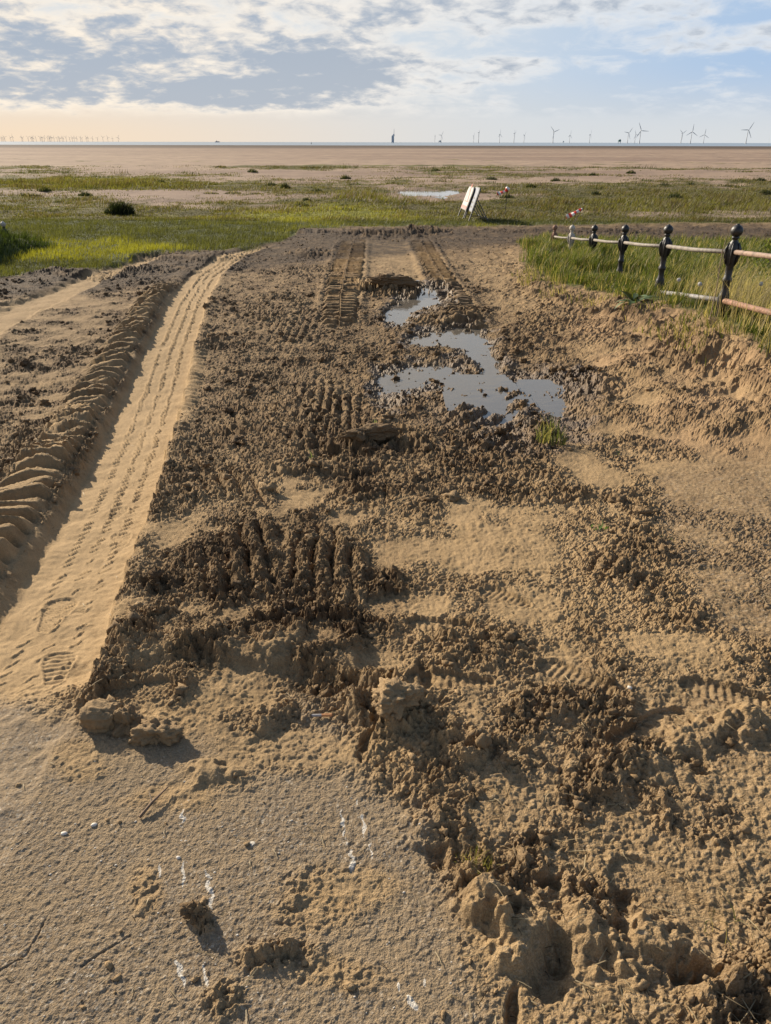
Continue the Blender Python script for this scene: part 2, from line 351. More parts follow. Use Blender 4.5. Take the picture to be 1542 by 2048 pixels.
    hole = sstep(1.05, .5, ell(Uw, Vw, 640, 1366, 95, 26)); z -= hole * .03; A *= 1 + .5 * sstep(-20, 30, sdv)
    for cx, cy, rx, ry, h, an in ((795, 1430, 62, 62, .085, 0), (730, 1385, 60, 40, .04, 0), (935, 1500, 45, 42, .06, 0), (965, 1790, 75, 60, .09, 20), (1050, 1870, 60, 75, .05, 0), (1300, 1900, 70, 60, .05, 0), (1180, 1850, 80, 70, .06, 0), (1460, 1990, 90, 60, .06, 0),
                                  (1400, 1480, 80, 50, .035, 0), (1480, 1470, 50, 50, .04, 0), (1240, 1530, 120, 50, .03, 0), (860, 1650, 80, 50, .03, 0), (420, 1290, 70, 35, .035, 0), (300, 1230, 50, 40, .03, 0), (560, 1290, 60, 35, .035, 0), (660, 1170, 90, 40, .035, 0), (430, 1545, 70, 28, .025, 0),
                                  (560, 1905, 90, 22, .02, 0), (400, 1830, 20, 18, .03, 0), (310, 1460, 38, 26, .03, 0), (540, 1440, 50, 36, .03, 0),
                                  (785, 580, 60, 14, .15, 0), (735, 575, 40, 10, .08, 0), (560, 620, 60, 30, .05, 0), (740, 885, 62, 11, .10, -14), (830, 890, 50, 18, .05, 0), (640, 940, 130, 22, .05, 0), (900, 640, 70, 16, .06, 0), (1110, 650, 70, 28, .06, 0),
                                  (620, 508, 40, 8, .10, 0), (770, 466, 105, 5, .13, 0), (845, 461, 50, 5, .12, 0), (400, 515, 120, 9, .08, 0), (330, 540, 90, 5, .05, 0), (610, 463, 60, 5, .07, 0), (1150, 462, 200, 5, .06, 0), (170, 545, 120, 8, .08, 0),
                                  (1240, 690, 90, 30, .05, 0), (1190, 800, 50, 16, .06, 0), (150, 850, 60, 24, .05, 0), (60, 930, 90, 30, .04, 0), (90, 760, 100, 16, .03, 0)):
        z += (sstep(1.15, .15, ell(Uw, Vw, cx, cy, rx, ry, an) + .40 * mid + .40 * hf) * h * .85).astype(f32)
    for cx, cy, rx, ry, h, an in ((1108, 1930, 50, 95, .055, 18), (1400, 1955, 66, 28, .07, 0), (1395, 1528, 34, 22, .05, 0), (885, 1725, 34, 26, .05, 0), (1080, 1765, 40, 16, .05, 0), (1240, 1805, 30, 36, .05, 0), (750, 1490, 10, 45, .05, 15), (1035, 2010, 14, 60, .05, 0), (1500, 2040, 60, 40, .07, 0),
                                  (690, 905, 70, 14, .11, 0), (640, 893, 40, 10, .08, 0), (855, 1340, 14, 26, .04, 0), (780, 476, 110, 4, .05, 0), (1130, 1880, 30, 50, .05, 30), (650, 545, 70, 10, .05, 0)):
        z -= (sstep(1.2, .3, ell(Uw, Vw, cx, cy, rx, ry, an) + .35 * mid + .55 * hf) * h * .62).astype(f32)
    flat = sstep(1.1, .7, ell(Uw, Vw, 1110, 1935, 42, 80, 18)); A *= 1 - .5 * flat

    # ---- boot prints with tread
    def boot(cx, cy, ang, ln=.29, wd=.105, d=.013, style=0):
        nonlocal z, A
        bx, by = P(cx, cy); c, s = math.cos(R(ang)), math.sin(R(ang))
        a = (X - bx) * c + (Y - by) * s; b = -(X - bx) * s + (Y - by) * c
        hw = wd / 2 * (0.80 + .2 * np.cos((a / ln * 2 - .55) * 2.6)); m = sstep(1.06, .92, np.sqrt((a / (ln / 2)) ** 6 + (b / hw) ** 2))
        if style == 0: tr = np.sin((a + .006 * np.sin(b * 260)) * 2 * math.pi / .021)
        elif style == 1: tr = np.sign(np.sin((a + np.abs(b) * .7) * 2 * math.pi / .034)) * sstep(.012, .018, np.abs(b))
        elif style == 3: tr = .6 * np.sin((a + .005 * np.sin(b * 330 + a * 90)) * 2 * math.pi / .017) * np.clip(.5 + mid + hf, 0, 1)
        else: tr = np.sin(a * 2 * math.pi / .026 + b * 10)
        rim = np.exp(-((np.sqrt((a / (ln / 2)) ** 6 + (b / hw) ** 2) - 1.12) / .12) ** 2)
        z = z + m * (-d + tr * .0026) + rim * .003; A *= 1 - .85 * m
    boot(108, 1215, 98, .30, .125, .0045); boot(232, 1008, 95, .20, .09, .006); boot(240, 1062, 110, .2, .1, .004); boot(112, 1325, 105, .22, .11, .003, 2)
    boot(275, 1385, 12, .24, .10, .008); boot(1300, 1455, 22, .31, .115, .014, 1); boot(1450, 1388, 158, .28, .11, .012, 2); boot(1150, 1350, 140, .28, .11, .010, 2)
    boot(1330, 1790, 142, .27, .14, .006, 3); boot(1010, 1195, 140, .24, .1, .01, 2); boot(880, 1250, 172, .26, .1, .012, 2); boot(900, 1360, 172, .3, .11, .012, 2)

    # ---- puddle hollows and wetness
    wet = np.zeros(X.shape, f32)
    psc = np.clip(4.5 / np.maximum(Y, 1), .3, 1)
    for k, poly in PUD.items():
        sd_ = poly_sd(Uw, Vw, poly)
        z -= sstep(-16, 12, sd_ / psc + 16 * mid + 13 * hf + 8 * fbm(X, Y, 40, 2, 46) - 3) * {'a': .056, 'b': .042, 'c': .034, 'f': .036}.get(k, .020); A *= 1 - sstep(-6, 14, sd_ / psc) * (.30 if k in 'ab' else .2); z += .016 * sstep(-70, -26, sd_ / psc + 14 * mid) * sstep(-8, -26, sd_ / psc + 14 * mid)
        wet = np.maximum(wet, sstep(-60, 6, sd_ / psc + mid * 30))
    wet = np.maximum(wet, sstep(-6, 4, poly_sd(Uw, Vw, WET_FAR)) * .35)
    wet = np.maximum(wet, .6 * sstep(1.2, .5, ell(Uw, Vw, 1010, 840, 190, 80) + mid * .4))
    wet = np.maximum(wet, .55 * rutmask * sstep(535, 580, V) * sstep(640, 610, V) * (U > 800))
    wet = np.maximum(wet, .15 * rutmask); peat = np.clip((.85 + .5 * mid + .3 * lo) * top * (1 - in2) * (1 - np.maximum(inside, wall)), 0, 1)

    # ---- banks under the railings
    ff = X - fence_x(Y); crest = np.interp(Y, [2, 6.5, 7.9, 10, 12.2, 14.5, 16.8, 19, 21], [.02, .04, .0, -.15, -.29, -.42, -.53, -.62, -.7]).astype(f32)
    scarp = sstep(-.75, -.10, ff + .12 * lo + .14 * mid + .05 * hf + np.interp(Y, [6, 7.9, 9.2, 10.5, 12, 15, 18.5], [.05, .12, .30, .62, 1.0, 1.05, .7]).astype(f32) * .9); rise = (.66 * sstep(-2.5, .1, ff + .22 * lo + .10 * mid) + .34 * scarp) * (1 - .6 * sstep(.5, 2.5, ff)) * sstep(21, 18.5, Y) * sstep(3.3, 5.0, Y + (X - 2.8) * 1.2)
    bank = np.maximum(crest - B(Y), 0).astype(f32) * rise; z += bank * (1 + .04 * billow(X + wx, Y * .8 + wy, 4, 3, 45))
    sc_m = np.exp(-((scarp - .5) / .3) ** 2) * sstep(21, 18.5, Y) * sstep(4.6, 5.6, Y); D = D + (.6 - D) * sc_m * .6 * sstep(-.1, .4, mid + .2); A = A + (.8 - A) * sc_m * .5
    lf_ = sstep(-7.9, -8.7, X + .15 * lo + .06 * mid) * sstep(10.5, 12.5, Y) * sstep(20, 18, Y); z += lf_ * np.interp(Y, [10, 13, 15, 18, 20], [.3, .58, .55, .36, .1]).astype(f32)

    # ---- grass cover
    mv_ = np.interp(U, MARSH_EDGE_U, MARSH_EDGE_V).astype(f32)
    sc_ = np.clip(12 / np.maximum(Y, 1), .4, 1)
    marsh = sstep(-5, 5, (mv_ - V) / sc_ + fbm(X, Y, .9, 3, 101) * 7) * (1 - sstep(.2, 1, top) * .0)
    track_r = sstep(-4, 4, poly_sd(U, V, [(880, 478), (880, 452), (1542, 444), (3000, 436), (3000, 492), (1542, 484), (1300, 470), (1080, 470)]))
    nearg = sstep(-14, 12, poly_sd(Uw, Vw, GRASS_NEAR)) * 1.0
    behind = sstep(-.25, .1, ff) * sstep(4.6, 6.0, Y) * sstep(21.5, 20.5, Y)
    # fringe of the bank in front of the fence widens with distance
    lip = sstep(-.12, .1, ff + np.interp(Y, [6, 7.9, 9.2, 10.5, 12, 15, 18.5], [.05, .12, .30, .62, 1.0, 1.05, .7]).astype(f32) + .16 * mid + .1 * lo) * sstep(5.2, 6.6, Y) * sstep(20.2, 19.4, Y)
    green = np.maximum(marsh, np.maximum(behind, lip)); green = np.maximum(green, sstep(.15, .5, lf_))
    far_track = track_r * sstep(20.0, 21.0, Y + .4 * lo)
    green *= 1 - .97 * far_track
    A = A * (1 - .8 * green); D = D * (1 - green) + .5 * green; wet *= 1 - green * .7

    # ---- broken soil
    att = np.clip(1.25 - Y / 40, .6, 1).astype(f32)
    w3x = perlin(X * 55, Y * 55, 72) * .006; w3y = perlin(X * 55, Y * 55, 73) * .006
    w4x = perlin(X * 120, Y * 120, 74) * .003 + w3x; w4y = perlin(X * 120, Y * 120, 75) * .003 + w3y
    xc, yc = xw + w4x, yw + w4y; near = np.clip(1.35 - Y / 7, 0, 1); gate = np.clip(.55 + 1.1 * fbm(X, Y, 6, 3, 76), 0, 1.3)
    k1 = np.clip(1.5 - Y / 8, .12, 1); k2 = np.clip(1.3 - Y / 5, 0, 1); k0 = np.clip(Y / 7 - .35, 0, 1)
    kb = np.clip(.45 + Y / 9, .5, 1)
    h = A * att * (.024 * kb * clods(xc, yc, 9, 1, .55) * gate + .042 * k0 * clods(xw, yw * .8, 5.5, 26, .6) * gate + (.024 * kb * clods(xc + 3, yc, 17, 2, .65) * (.4 + .8 * gate)) * np.clip(1.5 - Y / 14, .35, 1) + .020 * k1 * clods(X + w4x, Y + w4y + 5, 34, 3, .75) + .013 * k2 * clods(X + w4x, Y + w4y, 64, 27, .8)
                   + .014 * billow(xc, yc, 6, 3, 4) + .017 * k1 * billow(X + w3x, Y + w3y, 22, 3, 9, .6) + .008 * near * clods(X, Y, 120, 28, .8) + .006 * k2 * perlin(X * 95, Y * 95, 10))
    h += A * A * .016 * np.maximum(0, fbm(xc, yc, 4.5, 3, 14))
    h += (1 - inside) * (1 - asph) * np.clip(.35 + .9 * A, .3, 1.2) * (.0045 * clods(X + w4x, Y + w4y, 46, 29, .35) + .0045 * near * clods(X + w4x, Y + w4y, 105, 30, .6) + .006 * billow(X + w3x, Y + w3y, 16, 3, 33, .6)) * (1 - .7 * lugzone) * np.clip(1.3 - Y / 9, .15, 1)
    z = z + h + fbm(X, Y, 2.2, 2, 15) * .012 * (1 - .8 * inside) * (1 - .7 * asph) + .0022 * fbm(X, Y, 60, 2, 16) * (1 - inside)
    pb = clods(X, Y, 60, 18, .6); z += asph * (clods(X + w4x, Y + w4y, 95, 18, .35) * .0016 + clods(X + w4x, Y, 160, 34, .45) * .0017 + .0012 * perlin(X * 30, Y * 30, 19) + .003 * fbm(X, Y, 3, 2, 35))
    z += marsh * fbm(X, Y, .5, 3, 20) * .06

    # ---- worn white paint flecks on the tarmac
    paint = np.zeros(X.shape, f32)
    for cx, cy, rx, ry, an in ((368, 1750, 5, 26, 0), (420, 1780, 6, 36, -10), (322, 1742, 5, 12, 0), (366, 1630, 5, 22, 0), (688, 1655, 5, 30, -8), (708, 1735, 7, 30, -8), (728, 1650, 5, 22, -6), (742, 1700, 4, 16, -6), (362, 1945, 6, 26, -16), (412, 1950, 5, 22, -10), (825, 2005, 7, 16, -30), (853, 1964, 6, 8, 0), (800, 1970, 4, 12, 0), (505, 1688, 6, 5, 0), (715, 1605, 4, 5, 0), (632, 1952, 3, 8, 0)):
        paint = np.maximum(paint, sstep(1.3, .6, ell(U + 6 * perlin(X * 40, Y * 40, 24), V, cx, cy, rx, ry * 1.45, an) + .9 * np.maximum(0, perlin(X * 70, Y * 70, 25)))).astype(f32)
    crack = np.zeros(X.shape, f32)
    for pts in ([(0, 1945), (55, 1910), (95, 1840)], [(165, 1935), (210, 1905), (262, 1872)]):
        for (ax, ay), (bx, by) in zip(pts, pts[1:]):
            t = np.clip(((U - ax) * (bx - ax) + (V - ay) * (by - ay)) / ((bx - ax) ** 2 + (by - ay) ** 2), 0, 1); dd = np.hypot(U + 3 * perlin(X * 30, Y * 30, 26) - ax - t * (bx - ax), V - ay - t * (by - ay))
            crack = np.maximum(crack, sstep(3, .5, dd)).astype(f32)
    z -= crack * .0035 * asph
    straw = np.maximum(.8 * dry, .35 * br).astype(f32)
    return z, dict(peat=peat * (1 - green), mud=np.clip(D + (.26 * mid + .16 * hf + .12 * lo + .40 * np.clip(A - .35, 0, .9) * (1 - dark) + .25 * dark * hf) * (1 - inside) * (1 - asph), 0, 1), wet=np.clip(wet, 0, 1), asphalt=np.clip(asph, 0, 1), green=np.clip(green, 0, 1), paint=paint * np.clip(asph + .4, 0, 1),
                   orange=np.clip(orange * (1 - green), 0, 1), straw=straw * (1 - green), rough=np.clip(A, 0, 2), smooth=np.clip(inside, 0, 1))

# ------------------------------------------------------------------ mesh helpers
def mesh_np(name, verts, faces, loop_n):
    me = bpy.data.meshes.new(name); nv, nf = len(verts), len(faces)
    me.vertices.add(nv); me.vertices.foreach_set('co', np.ascontiguousarray(verts, np.float32).ravel())
    me.loops.add(nf * loop_n); me.loops.foreach_set('vertex_index', np.ascontiguousarray(faces, np.int32).ravel())
    me.polygons.add(nf); me.polygons.foreach_set('loop_start', np.arange(0, nf * loop_n, loop_n, dtype=np.int32))
    me.update(calc_edges=True); return me
def fattr(me, name, v):
    a = me.attributes.new(name, 'FLOAT', 'POINT'); a.data.foreach_set('value', np.ascontiguousarray(v, np.float32).ravel())
def cattr(me, name, rgb):
    a = me.attributes.new(name, 'FLOAT_COLOR', 'POINT'); d = np.ones((len(rgb), 4), np.float32); d[:, :3] = rgb; a.data.foreach_set('color', d.ravel())
def smooth(me, on=True):
    me.polygons.foreach_set('use_smooth', np.full(len(me.polygons), on))
def link(name, me, mat=None, parent=None, **props):
    o = bpy.data.objects.new(name, me); C.objects.link(o)
    if mat is not None and me is not None and not me.materials: me.materials.append(mat)
    if parent: o.parent = parent
    for k, v in props.items(): o[k] = v
    return o
def thing(name, loc, label, cat, group=None, rz=0.0):
    o = link(name, None, label=label, category=cat); o.location = loc; o.rotation_euler.z = rz
    if group: o['group'] = group
    return o
def grid_faces(nr, nc):
    i = np.arange(nr - 1)[:, None] * nc + np.arange(nc - 1)[None, :]
    return np.stack([i, i + 1, i + nc + 1, i + nc], -1).reshape(-1, 4)
class MB:                                           # collects simple solids into one mesh
    def __init__(s): s.v = []; s.f = []
    def add(s, vs, fs):
        b = len(s.v); s.v += [tuple(v) for v in vs]; s.f += [tuple(i + b for i in f) for f in fs]
    def box(s, c, d, M=None):
        vs = [Vector((c[0] + d[0] / 2 * a, c[1] + d[1] / 2 * b, c[2] + d[2] / 2 * e)) for a in (-1, 1) for b in (-1, 1) for e in (-1, 1)]
        if M: vs = [M @ v for v in vs]
        s.add(vs, [(0, 1, 3, 2), (4, 6, 7, 5), (0, 4, 5, 1), (2, 3, 7, 6), (0, 2, 6, 4), (1, 5, 7, 3)])
    def tube(s, pts, rad, n=10, cap=True):
        pts = [Vector(p) for p in pts]; rad = rad if isinstance(rad, (list, tuple)) else [rad] * len(pts); vs = []
        for i, p in enumerate(pts):
            d = (pts[min(i + 1, len(pts) - 1)] - pts[max(i - 1, 0)]).normalized()
            a = d.orthogonal().normalized() if i == 0 else (a - d * a.dot(d)).normalized(); b = d.cross(a)
            vs += [p + (a * math.cos(2 * math.pi * k / n) + b * math.sin(2 * math.pi * k / n)) * rad[i] for k in range(n)]
        fs = [(i * n + k, i * n + (k + 1) % n, (i + 1) * n + (k + 1) % n, (i + 1) * n + k) for i in range(len(pts) - 1) for k in range(n)]
        if cap: fs += [tuple(range(n))[::-1], tuple((len(pts) - 1) * n + k for k in range(n))]
        s.add(vs, fs)
    def lathe(s, prof, n=20, z0=0.0):
        vs = []; fs = []
        for r, z in prof: vs += [(r * math.cos(2 * math.pi * k / n), r * math.sin(2 * math.pi * k / n), z + z0) for k in range(n)]
        for i in range(len(prof) - 1): fs += [(i * n + k, i * n + (k + 1) % n, (i + 1) * n + (k + 1) % n, (i + 1) * n + k) for k in range(n)]
        s.add(vs, fs)
    def mesh(s, name, sm=False):
        me = bpy.data.meshes.new(name); me.from_pydata(s.v, [], s.f); me.update()
        if sm: smooth(me)
        return me
    def build(s, name, mat, parent=None, sm=False, **p): return link(name, s.mesh(name, sm), mat, parent, **p)

# ------------------------------------------------------------------ materials
def material(name):
    m = bpy.data.materials.new(name); m.use_nodes = True; t = NT(m.node_tree); bs = m.node_tree.nodes['Principled BSDF']; return m, t, bs
def simple(name, rgb, rough=.6, metal=0.0, var=.25, scale=30, bump=0.0):
    m, t, bs = material(name); co = t.node('ShaderNodeTexCoord').outputs['Object']
    n = t.noise(co, scale, 5, .6)
    d = tuple(c * (1 - var) for c in rgb); l = tuple(min(1, c * (1 + var)) for c in rgb)
    t.l.new(t.mix(t.ramp(n, .3, .7), d, l), bs.inputs['Base Color'])
    bs.inputs['Roughness'].default_value = rough; bs.inputs['Metallic'].default_value = metal
    if bump:
        b = t.node('ShaderNodeBump'); b.inputs['Distance'].default_value = bump; t.l.new(n, b.inputs['Height']); t.l.new(b.outputs[0], bs.inputs['Normal'])
    return m

def ground_material():
    m, t, bs = material('muddy_sand'); co = t.node('ShaderNodeTexCoord').outputs['Object']
    at = {k: t.attr(k).outputs['Fac'] for k in ('peat', 'mud', 'wet', 'asphalt', 'green', 'paint', 'orange', 'straw', 'smooth')}
    n1 = t.noise(co, 1.7, 4); n2 = t.noise(co, 9, 5, .6); n3 = t.noise(co, 55, 5, .65); n4 = t.noise(co, 240, 3, .6)
    sand = t.mix(t.ramp(n2, .3, .7), (.295, .202, .106), (.365, .252, .135))
    sand = t.mix(t.m('MULTIPLY', at['orange'], t.ramp(n1, .3, .6)), sand, (.35, .232, .128))
    mud = t.mix(t.ramp(n2, .35, .7), (.078, .049, .027), (.155, .100, .054))
    f = t.m('ADD', at['mud'], t.m('MULTIPLY', t.m('SUBTRACT', n3, .5), .55)); f = t.m('ADD', f, t.m('MULTIPLY', t.m('SUBTRACT', n2, .5), .5), clamp=True)
    c = t.mix(f, sand, mud)
    c = t.mix(t.m('MULTIPLY', at['peat'], t.ramp(n3, .2, .6, .5, 1.0)), c, t.mix(n2, (.046, .034, .024), (.085, .060, .040)))
    # dead straw and root fibres: thin streaks
    mp = t.node('ShaderNodeMapping'); t.l.new(co, mp.inputs[0]); mp.inputs['Scale'].default_value = (14, 70, 40); mp.inputs['Rotation'].default_value = (0, 0, .3)
    st = t.noise(mp.outputs[0], 2.2, 4, .7, .6)
    c = t.mix(t.m('MULTIPLY', at['straw'], t.ramp(st, .50, .62)), c, (.15, .105, .07))
    c = t.mix(t.m('MULTIPLY', at['straw'], t.ramp(st, .44, .36)), c, (.40, .33, .25))
    # sandy tarmac with chippings
    vo = t.node('ShaderNodeTexVoronoi', feature='F1'); t.l.new(co, vo.inputs['Vector']); vo.inputs['Scale'].default_value = 150
    vs_ = t.node('ShaderNodeSeparateColor'); t.l.new(vo.outputs['Color'], vs_.inputs[0])
    chip = t.mix(t.ramp(vs_.outputs[0], .1, .9), (.125, .102, .080), (.25, .21, .163))
    chip = t.mix(t.ramp(vs_.outputs[1], .90, .96), chip, (.42, .37, .30))
    chip = t.mix(t.ramp(vo.outputs['Distance'], .45, .75), chip, (.21, .155, .10))
    tar = t.mix(t.ramp(t.m('ADD', t.m('ADD', t.m('MULTIPLY', n2, .45), t.m('MULTIPLY', n3, .25)), t.m('MULTIPLY', n1, .4)), .40, .68), chip, (.262, .196, .124))
    c = t.mix(t.m('MULTIPLY', at['asphalt'], .88), c, tar)
    c = t.mix(t.ramp(t.m('SUBTRACT', at['paint'], t.m('MULTIPLY', n3, 1.0)), .1, .45), c, (.50, .46, .40))
    turf = t.mix(t.ramp(n2, .35, .65), (.045, .055, .018), (.09, .10, .03))
    c = t.mix(at['green'], c, turf)
    c = t.mix(t.ramp(n4, .3, .7), t.mix(1.0, c, (.80, .80, .80), 'MULTIPLY'), t.mix(1.0, c, (1.16, 1.15, 1.12), 'MULTIPLY'))
    wf = t.m('MULTIPLY', at['wet'], t.ramp(n2, .25, .6, .75, 1.0))
    c = t.mix(wf, c, t.mix(1.0, c, (.66, .61, .54), 'MULTIPLY'))
    t.l.new(c, bs.inputs['Base Color'])
    t.l.new(t.ramp(t.m('ADD', wf, t.m('MULTIPLY', t.m('SUBTRACT', n3, .5), .7)), .2, 1.1, .93, .45), bs.inputs['Roughness'])
    t.l.new(t.ramp(wf, 0, 1, .12, .30), bs.inputs['Specular IOR Level'])
    b = t.node('ShaderNodeBump'); b.inputs['Distance'].default_value = .010
    hgt = t.m('ADD', t.m('MULTIPLY', n3, .55), t.m('MULTIPLY', n4, .75)); t.l.new(hgt, b.inputs['Height'])
    t.l.new(t.ramp(at['smooth'], 0, 1, .85, .35), b.inputs['Strength']); t.l.new(b.outputs[0], bs.inputs['Normal'])
    return m

def marsh_material():
    m, t, bs = material('marsh_and_beach'); co = t.node('ShaderNodeTexCoord').outputs['Object']
    sp_ = t.node('ShaderNodeSeparateXYZ'); t.l.new(co, sp_.inputs[0])
    g = t.attr('cover').outputs['Fac']; yl = t.attr('yellow').outputs['Fac']; wt = t.attr('wet').outputs['Fac']
    n1 = t.noise(co, .35, 5, .6); n2 = t.noise(co, 2.2, 5, .65); n3 = t.noise(co, 11, 4, .6)
    mp = t.node('ShaderNodeMapping'); t.l.new(co, mp.inputs[0]); mp.inputs['Scale'].default_value = (.012, .05, 1)
    nf = t.noise(mp.outputs[0], 1.0, 7, .6)
    sand = t.mix(t.ramp(n1, .3, .7), (.25, .18, .13), (.32, .235, .165))
    sand = t.mix(t.ramp(nf, .42, .62), sand, (.22, .155, .115))
    grn = t.mix(t.ramp(n2, .3, .7), (.066, .058, .022), (.120, .102, .040))
    grn = t.mix(t.ramp(n1, .42, .68), grn, (.10, .085, .035))
    grn = t.mix(yl, grn, (.17, .165, .03))
    fz = t.ramp(t.m('ADD', g, t.m('MULTIPLY', t.m('SUBTRACT', n3, .5), .35)), .35, .65)
    c = t.mix(fz, sand, grn)
    c = t.mix(wt, c, (.085, .062, .048))
    t.l.new(c, bs.inputs['Base Color']); bs.inputs['Roughness'].default_value = .95; bs.inputs['Specular IOR Level'].default_value = .1
    b = t.node('ShaderNodeBump'); b.inputs['Distance'].default_value = .15; b.inputs['Strength'].default_value = .5; t.l.new(n2, b.inputs['Height']); t.l.new(b.outputs[0], bs.inputs['Normal'])
    return m

def blade_material(name='grass_blades'):
    m, t, bs = material(name); c = t.attr('tint').outputs['Color']
    out = m.node_tree.nodes['Material Output']
    t.l.new(c, bs.inputs['Base Color']); bs.inputs['Roughness'].default_value = .55; bs.inputs['Specular IOR Level'].default_value = .25
    tr = t.node('ShaderNodeBsdfTranslucent'); t.l.new(t.mix(1.0, c, (1.25, 1.3, .7), 'MULTIPLY'), tr.inputs[0])
    mx = t.node('ShaderNodeMixShader'); mx.inputs[0].default_value = .45
    t.l.new(bs.outputs[0], mx.inputs[1]); t.l.new(tr.outputs[0], mx.inputs[2]); t.l.new(mx.outputs[0], out.inputs[0])
    return m

def water_material(name, rgb, rough, bscale, bump):
    m, t, bs = material(name); co = t.node('ShaderNodeTexCoord').outputs['Object']
    n = t.noise(co, bscale, 3, .5)
    bs.inputs['Base Color'].default_value = rgb + (1,); bs.inputs['Roughness'].default_value = rough; bs.inputs['IOR'].default_value = 1.33
    bs.inputs['Specular IOR Level'].default_value = .6
    b = t.node('ShaderNodeBump'); b.inputs['Distance'].default_value = bump; t.l.new(n, b.inputs['Height']); t.l.new(b.outputs[0], bs.inputs['Normal'])
    return m

def crumb_material():
    m, t, bs = material('crumbled_soil'); co = t.node('ShaderNodeTexCoord').outputs['Object']; mud = t.attr('mud').outputs['Fac']; wt = t.attr('wet').outputs['Fac']
    n3 = t.noise(co, 60, 5, .65); n4 = t.noise(co, 220, 3, .6)
    f = t.m('ADD', mud, t.m('MULTIPLY', t.m('SUBTRACT', n3, .5), .6), clamp=True)
    c = t.mix(f, (.33, .225, .120), (.105, .067, .036)); c = t.mix(wt, c, t.mix(1.0, c, (.66, .61, .54), 'MULTIPLY'))
    t.l.new(c, bs.inputs['Base Color']); bs.inputs['Roughness'].default_value = .9; bs.inputs['Specular IOR Level'].default_value = .2
    b = t.node('ShaderNodeBump'); b.inputs['Distance'].default_value = .008; b.inputs['Strength'].default_value = .8
    t.l.new(t.m('ADD', n3, n4), b.inputs['Height']); t.l.new(b.outputs[0], bs.inputs['Normal']); return m

M_GROUND = ground_material(); M_MARSH = marsh_material(); M_BLADE = blade_material(); M_CRUMB = crumb_material()
M_PUD = water_material('puddle_water', (.115, .100, .080), .05, 9, .0015)
M_SEA = water_material('sea_water', (.20, .24, .27), .35, .05, .4)

# ------------------------------------------------------------------ ground: one fine sheet near, one coarser sheet to the shore, then the sea
Y_SPLIT = 26.0
v_split = float(row_of(np.array([Y_SPLIT]))[0][0])
vs_ = np.concatenate([np.arange(2160, 720, -1.75), np.arange(720, v_split, -1.15)])
rows = Y_of(vs_); rows = rows[np.concatenate([[True], np.diff(rows) > 1e-5])]
rows[-1] = Y_SPLIT
rows = np.concatenate([[-40, -20, -8, -3, -1, -.2, .2], rows[rows > .45]])
core = np.linspace(-60, 1602, 800)
edge = np.geomspace(14, 9000, 26)
cols = np.concatenate([(-60 - np.cumsum(np.geomspace(3, 420, 84)))[::-1], core, 1602 + np.cumsum(np.geomspace(3, 420, 84))])
_, zc_r = row_of(np.maximum(rows, .6))
X = ((cols[None, :] - 771) / F) * zc_r[:, None]; Yg = np.repeat(rows[:, None], len(cols), 1)
nr, nc = X.shape
Vg = np.repeat(row_of(np.maximum(rows, .6))[0][:, None], nc, 1); Vg[rows < .6] = 2200; Ug = np.repeat(cols[None, :], nr, 0)
Zg, masks = sculpt(X.ravel(), Yg.ravel(), Ug.ravel(), Vg.ravel())
Zg = Zg.reshape(nr, nc)
Zg[-1] = B(Y_SPLIT)
GV = np.stack([X.ravel(), Yg.ravel(), Zg.ravel()], 1).astype(np.float32)
gf = grid_faces(nr, nc); me = mesh_np('muddy_ground', GV, gf, 4); me.polygons.foreach_set('use_smooth', ((masks['rough'][gf[:, 0]] < .22) & (masks['asphalt'][gf[:, 0]] < .3)) | (GV[gf[:, 0], 1] > 16))
for k in ('peat', 'mud', 'wet', 'asphalt', 'green', 'paint', 'orange', 'straw', 'smooth'): fattr(me, k, masks[k])
link('muddy_ground', me, M_GROUND, kind='structure')

def hgt(u, v):
    """height of the finished near ground at the photo point of the flat ramp; returns world point"""
    x, y = P(u, v); r = int(np.argmin(np.abs(rows - y))); c = int(np.argmin(np.abs(X[r] - x)))
    return Vector((x, y, float(Zg[r, c])))
def hxy(x, y):
    r = int(np.argmin(np.abs(rows - y))); c = int(np.argmin(np.abs(X[r] - x))); return float(Zg[r, c])

vs2 = np.concatenate([np.arange(v_split, 330, -.9), np.arange(330, 290.4, -.45)])
rows2 = np.concatenate([[Y_SPLIT], Y_of(vs2[1:]), [1330.0]]); rows2[1:] = np.maximum.accumulate(np.maximum(rows2[1:], Y_SPLIT + .01))
rows2 = rows2[np.concatenate([[True], np.diff(rows2) > 1e-3])]
cols2 = np.concatenate([(-100 - np.cumsum(np.geomspace(20, 1500, 24)))[::-1], np.linspace(-100, 1642, 560), 1642 + np.cumsum(np.geomspace(20, 1500, 24))])
_, zc2 = row_of(rows2); X2 = ((cols2[None, :] - 771) / F) * zc2[:, None]; Y2 = np.repeat(rows2[:, None], len(cols2), 1)
V2 = np.repeat(row_of(rows2)[0][:, None], len(cols2), 1); U2 = np.repeat(cols2[None, :], len(rows2), 0)
MWATER = [[(800, 383.5), (815, 381), (850, 382.5), (875, 383), (900, 380.5), (915, 383.5), (902, 388), (882, 391), (868, 387), (820, 384.5)]]
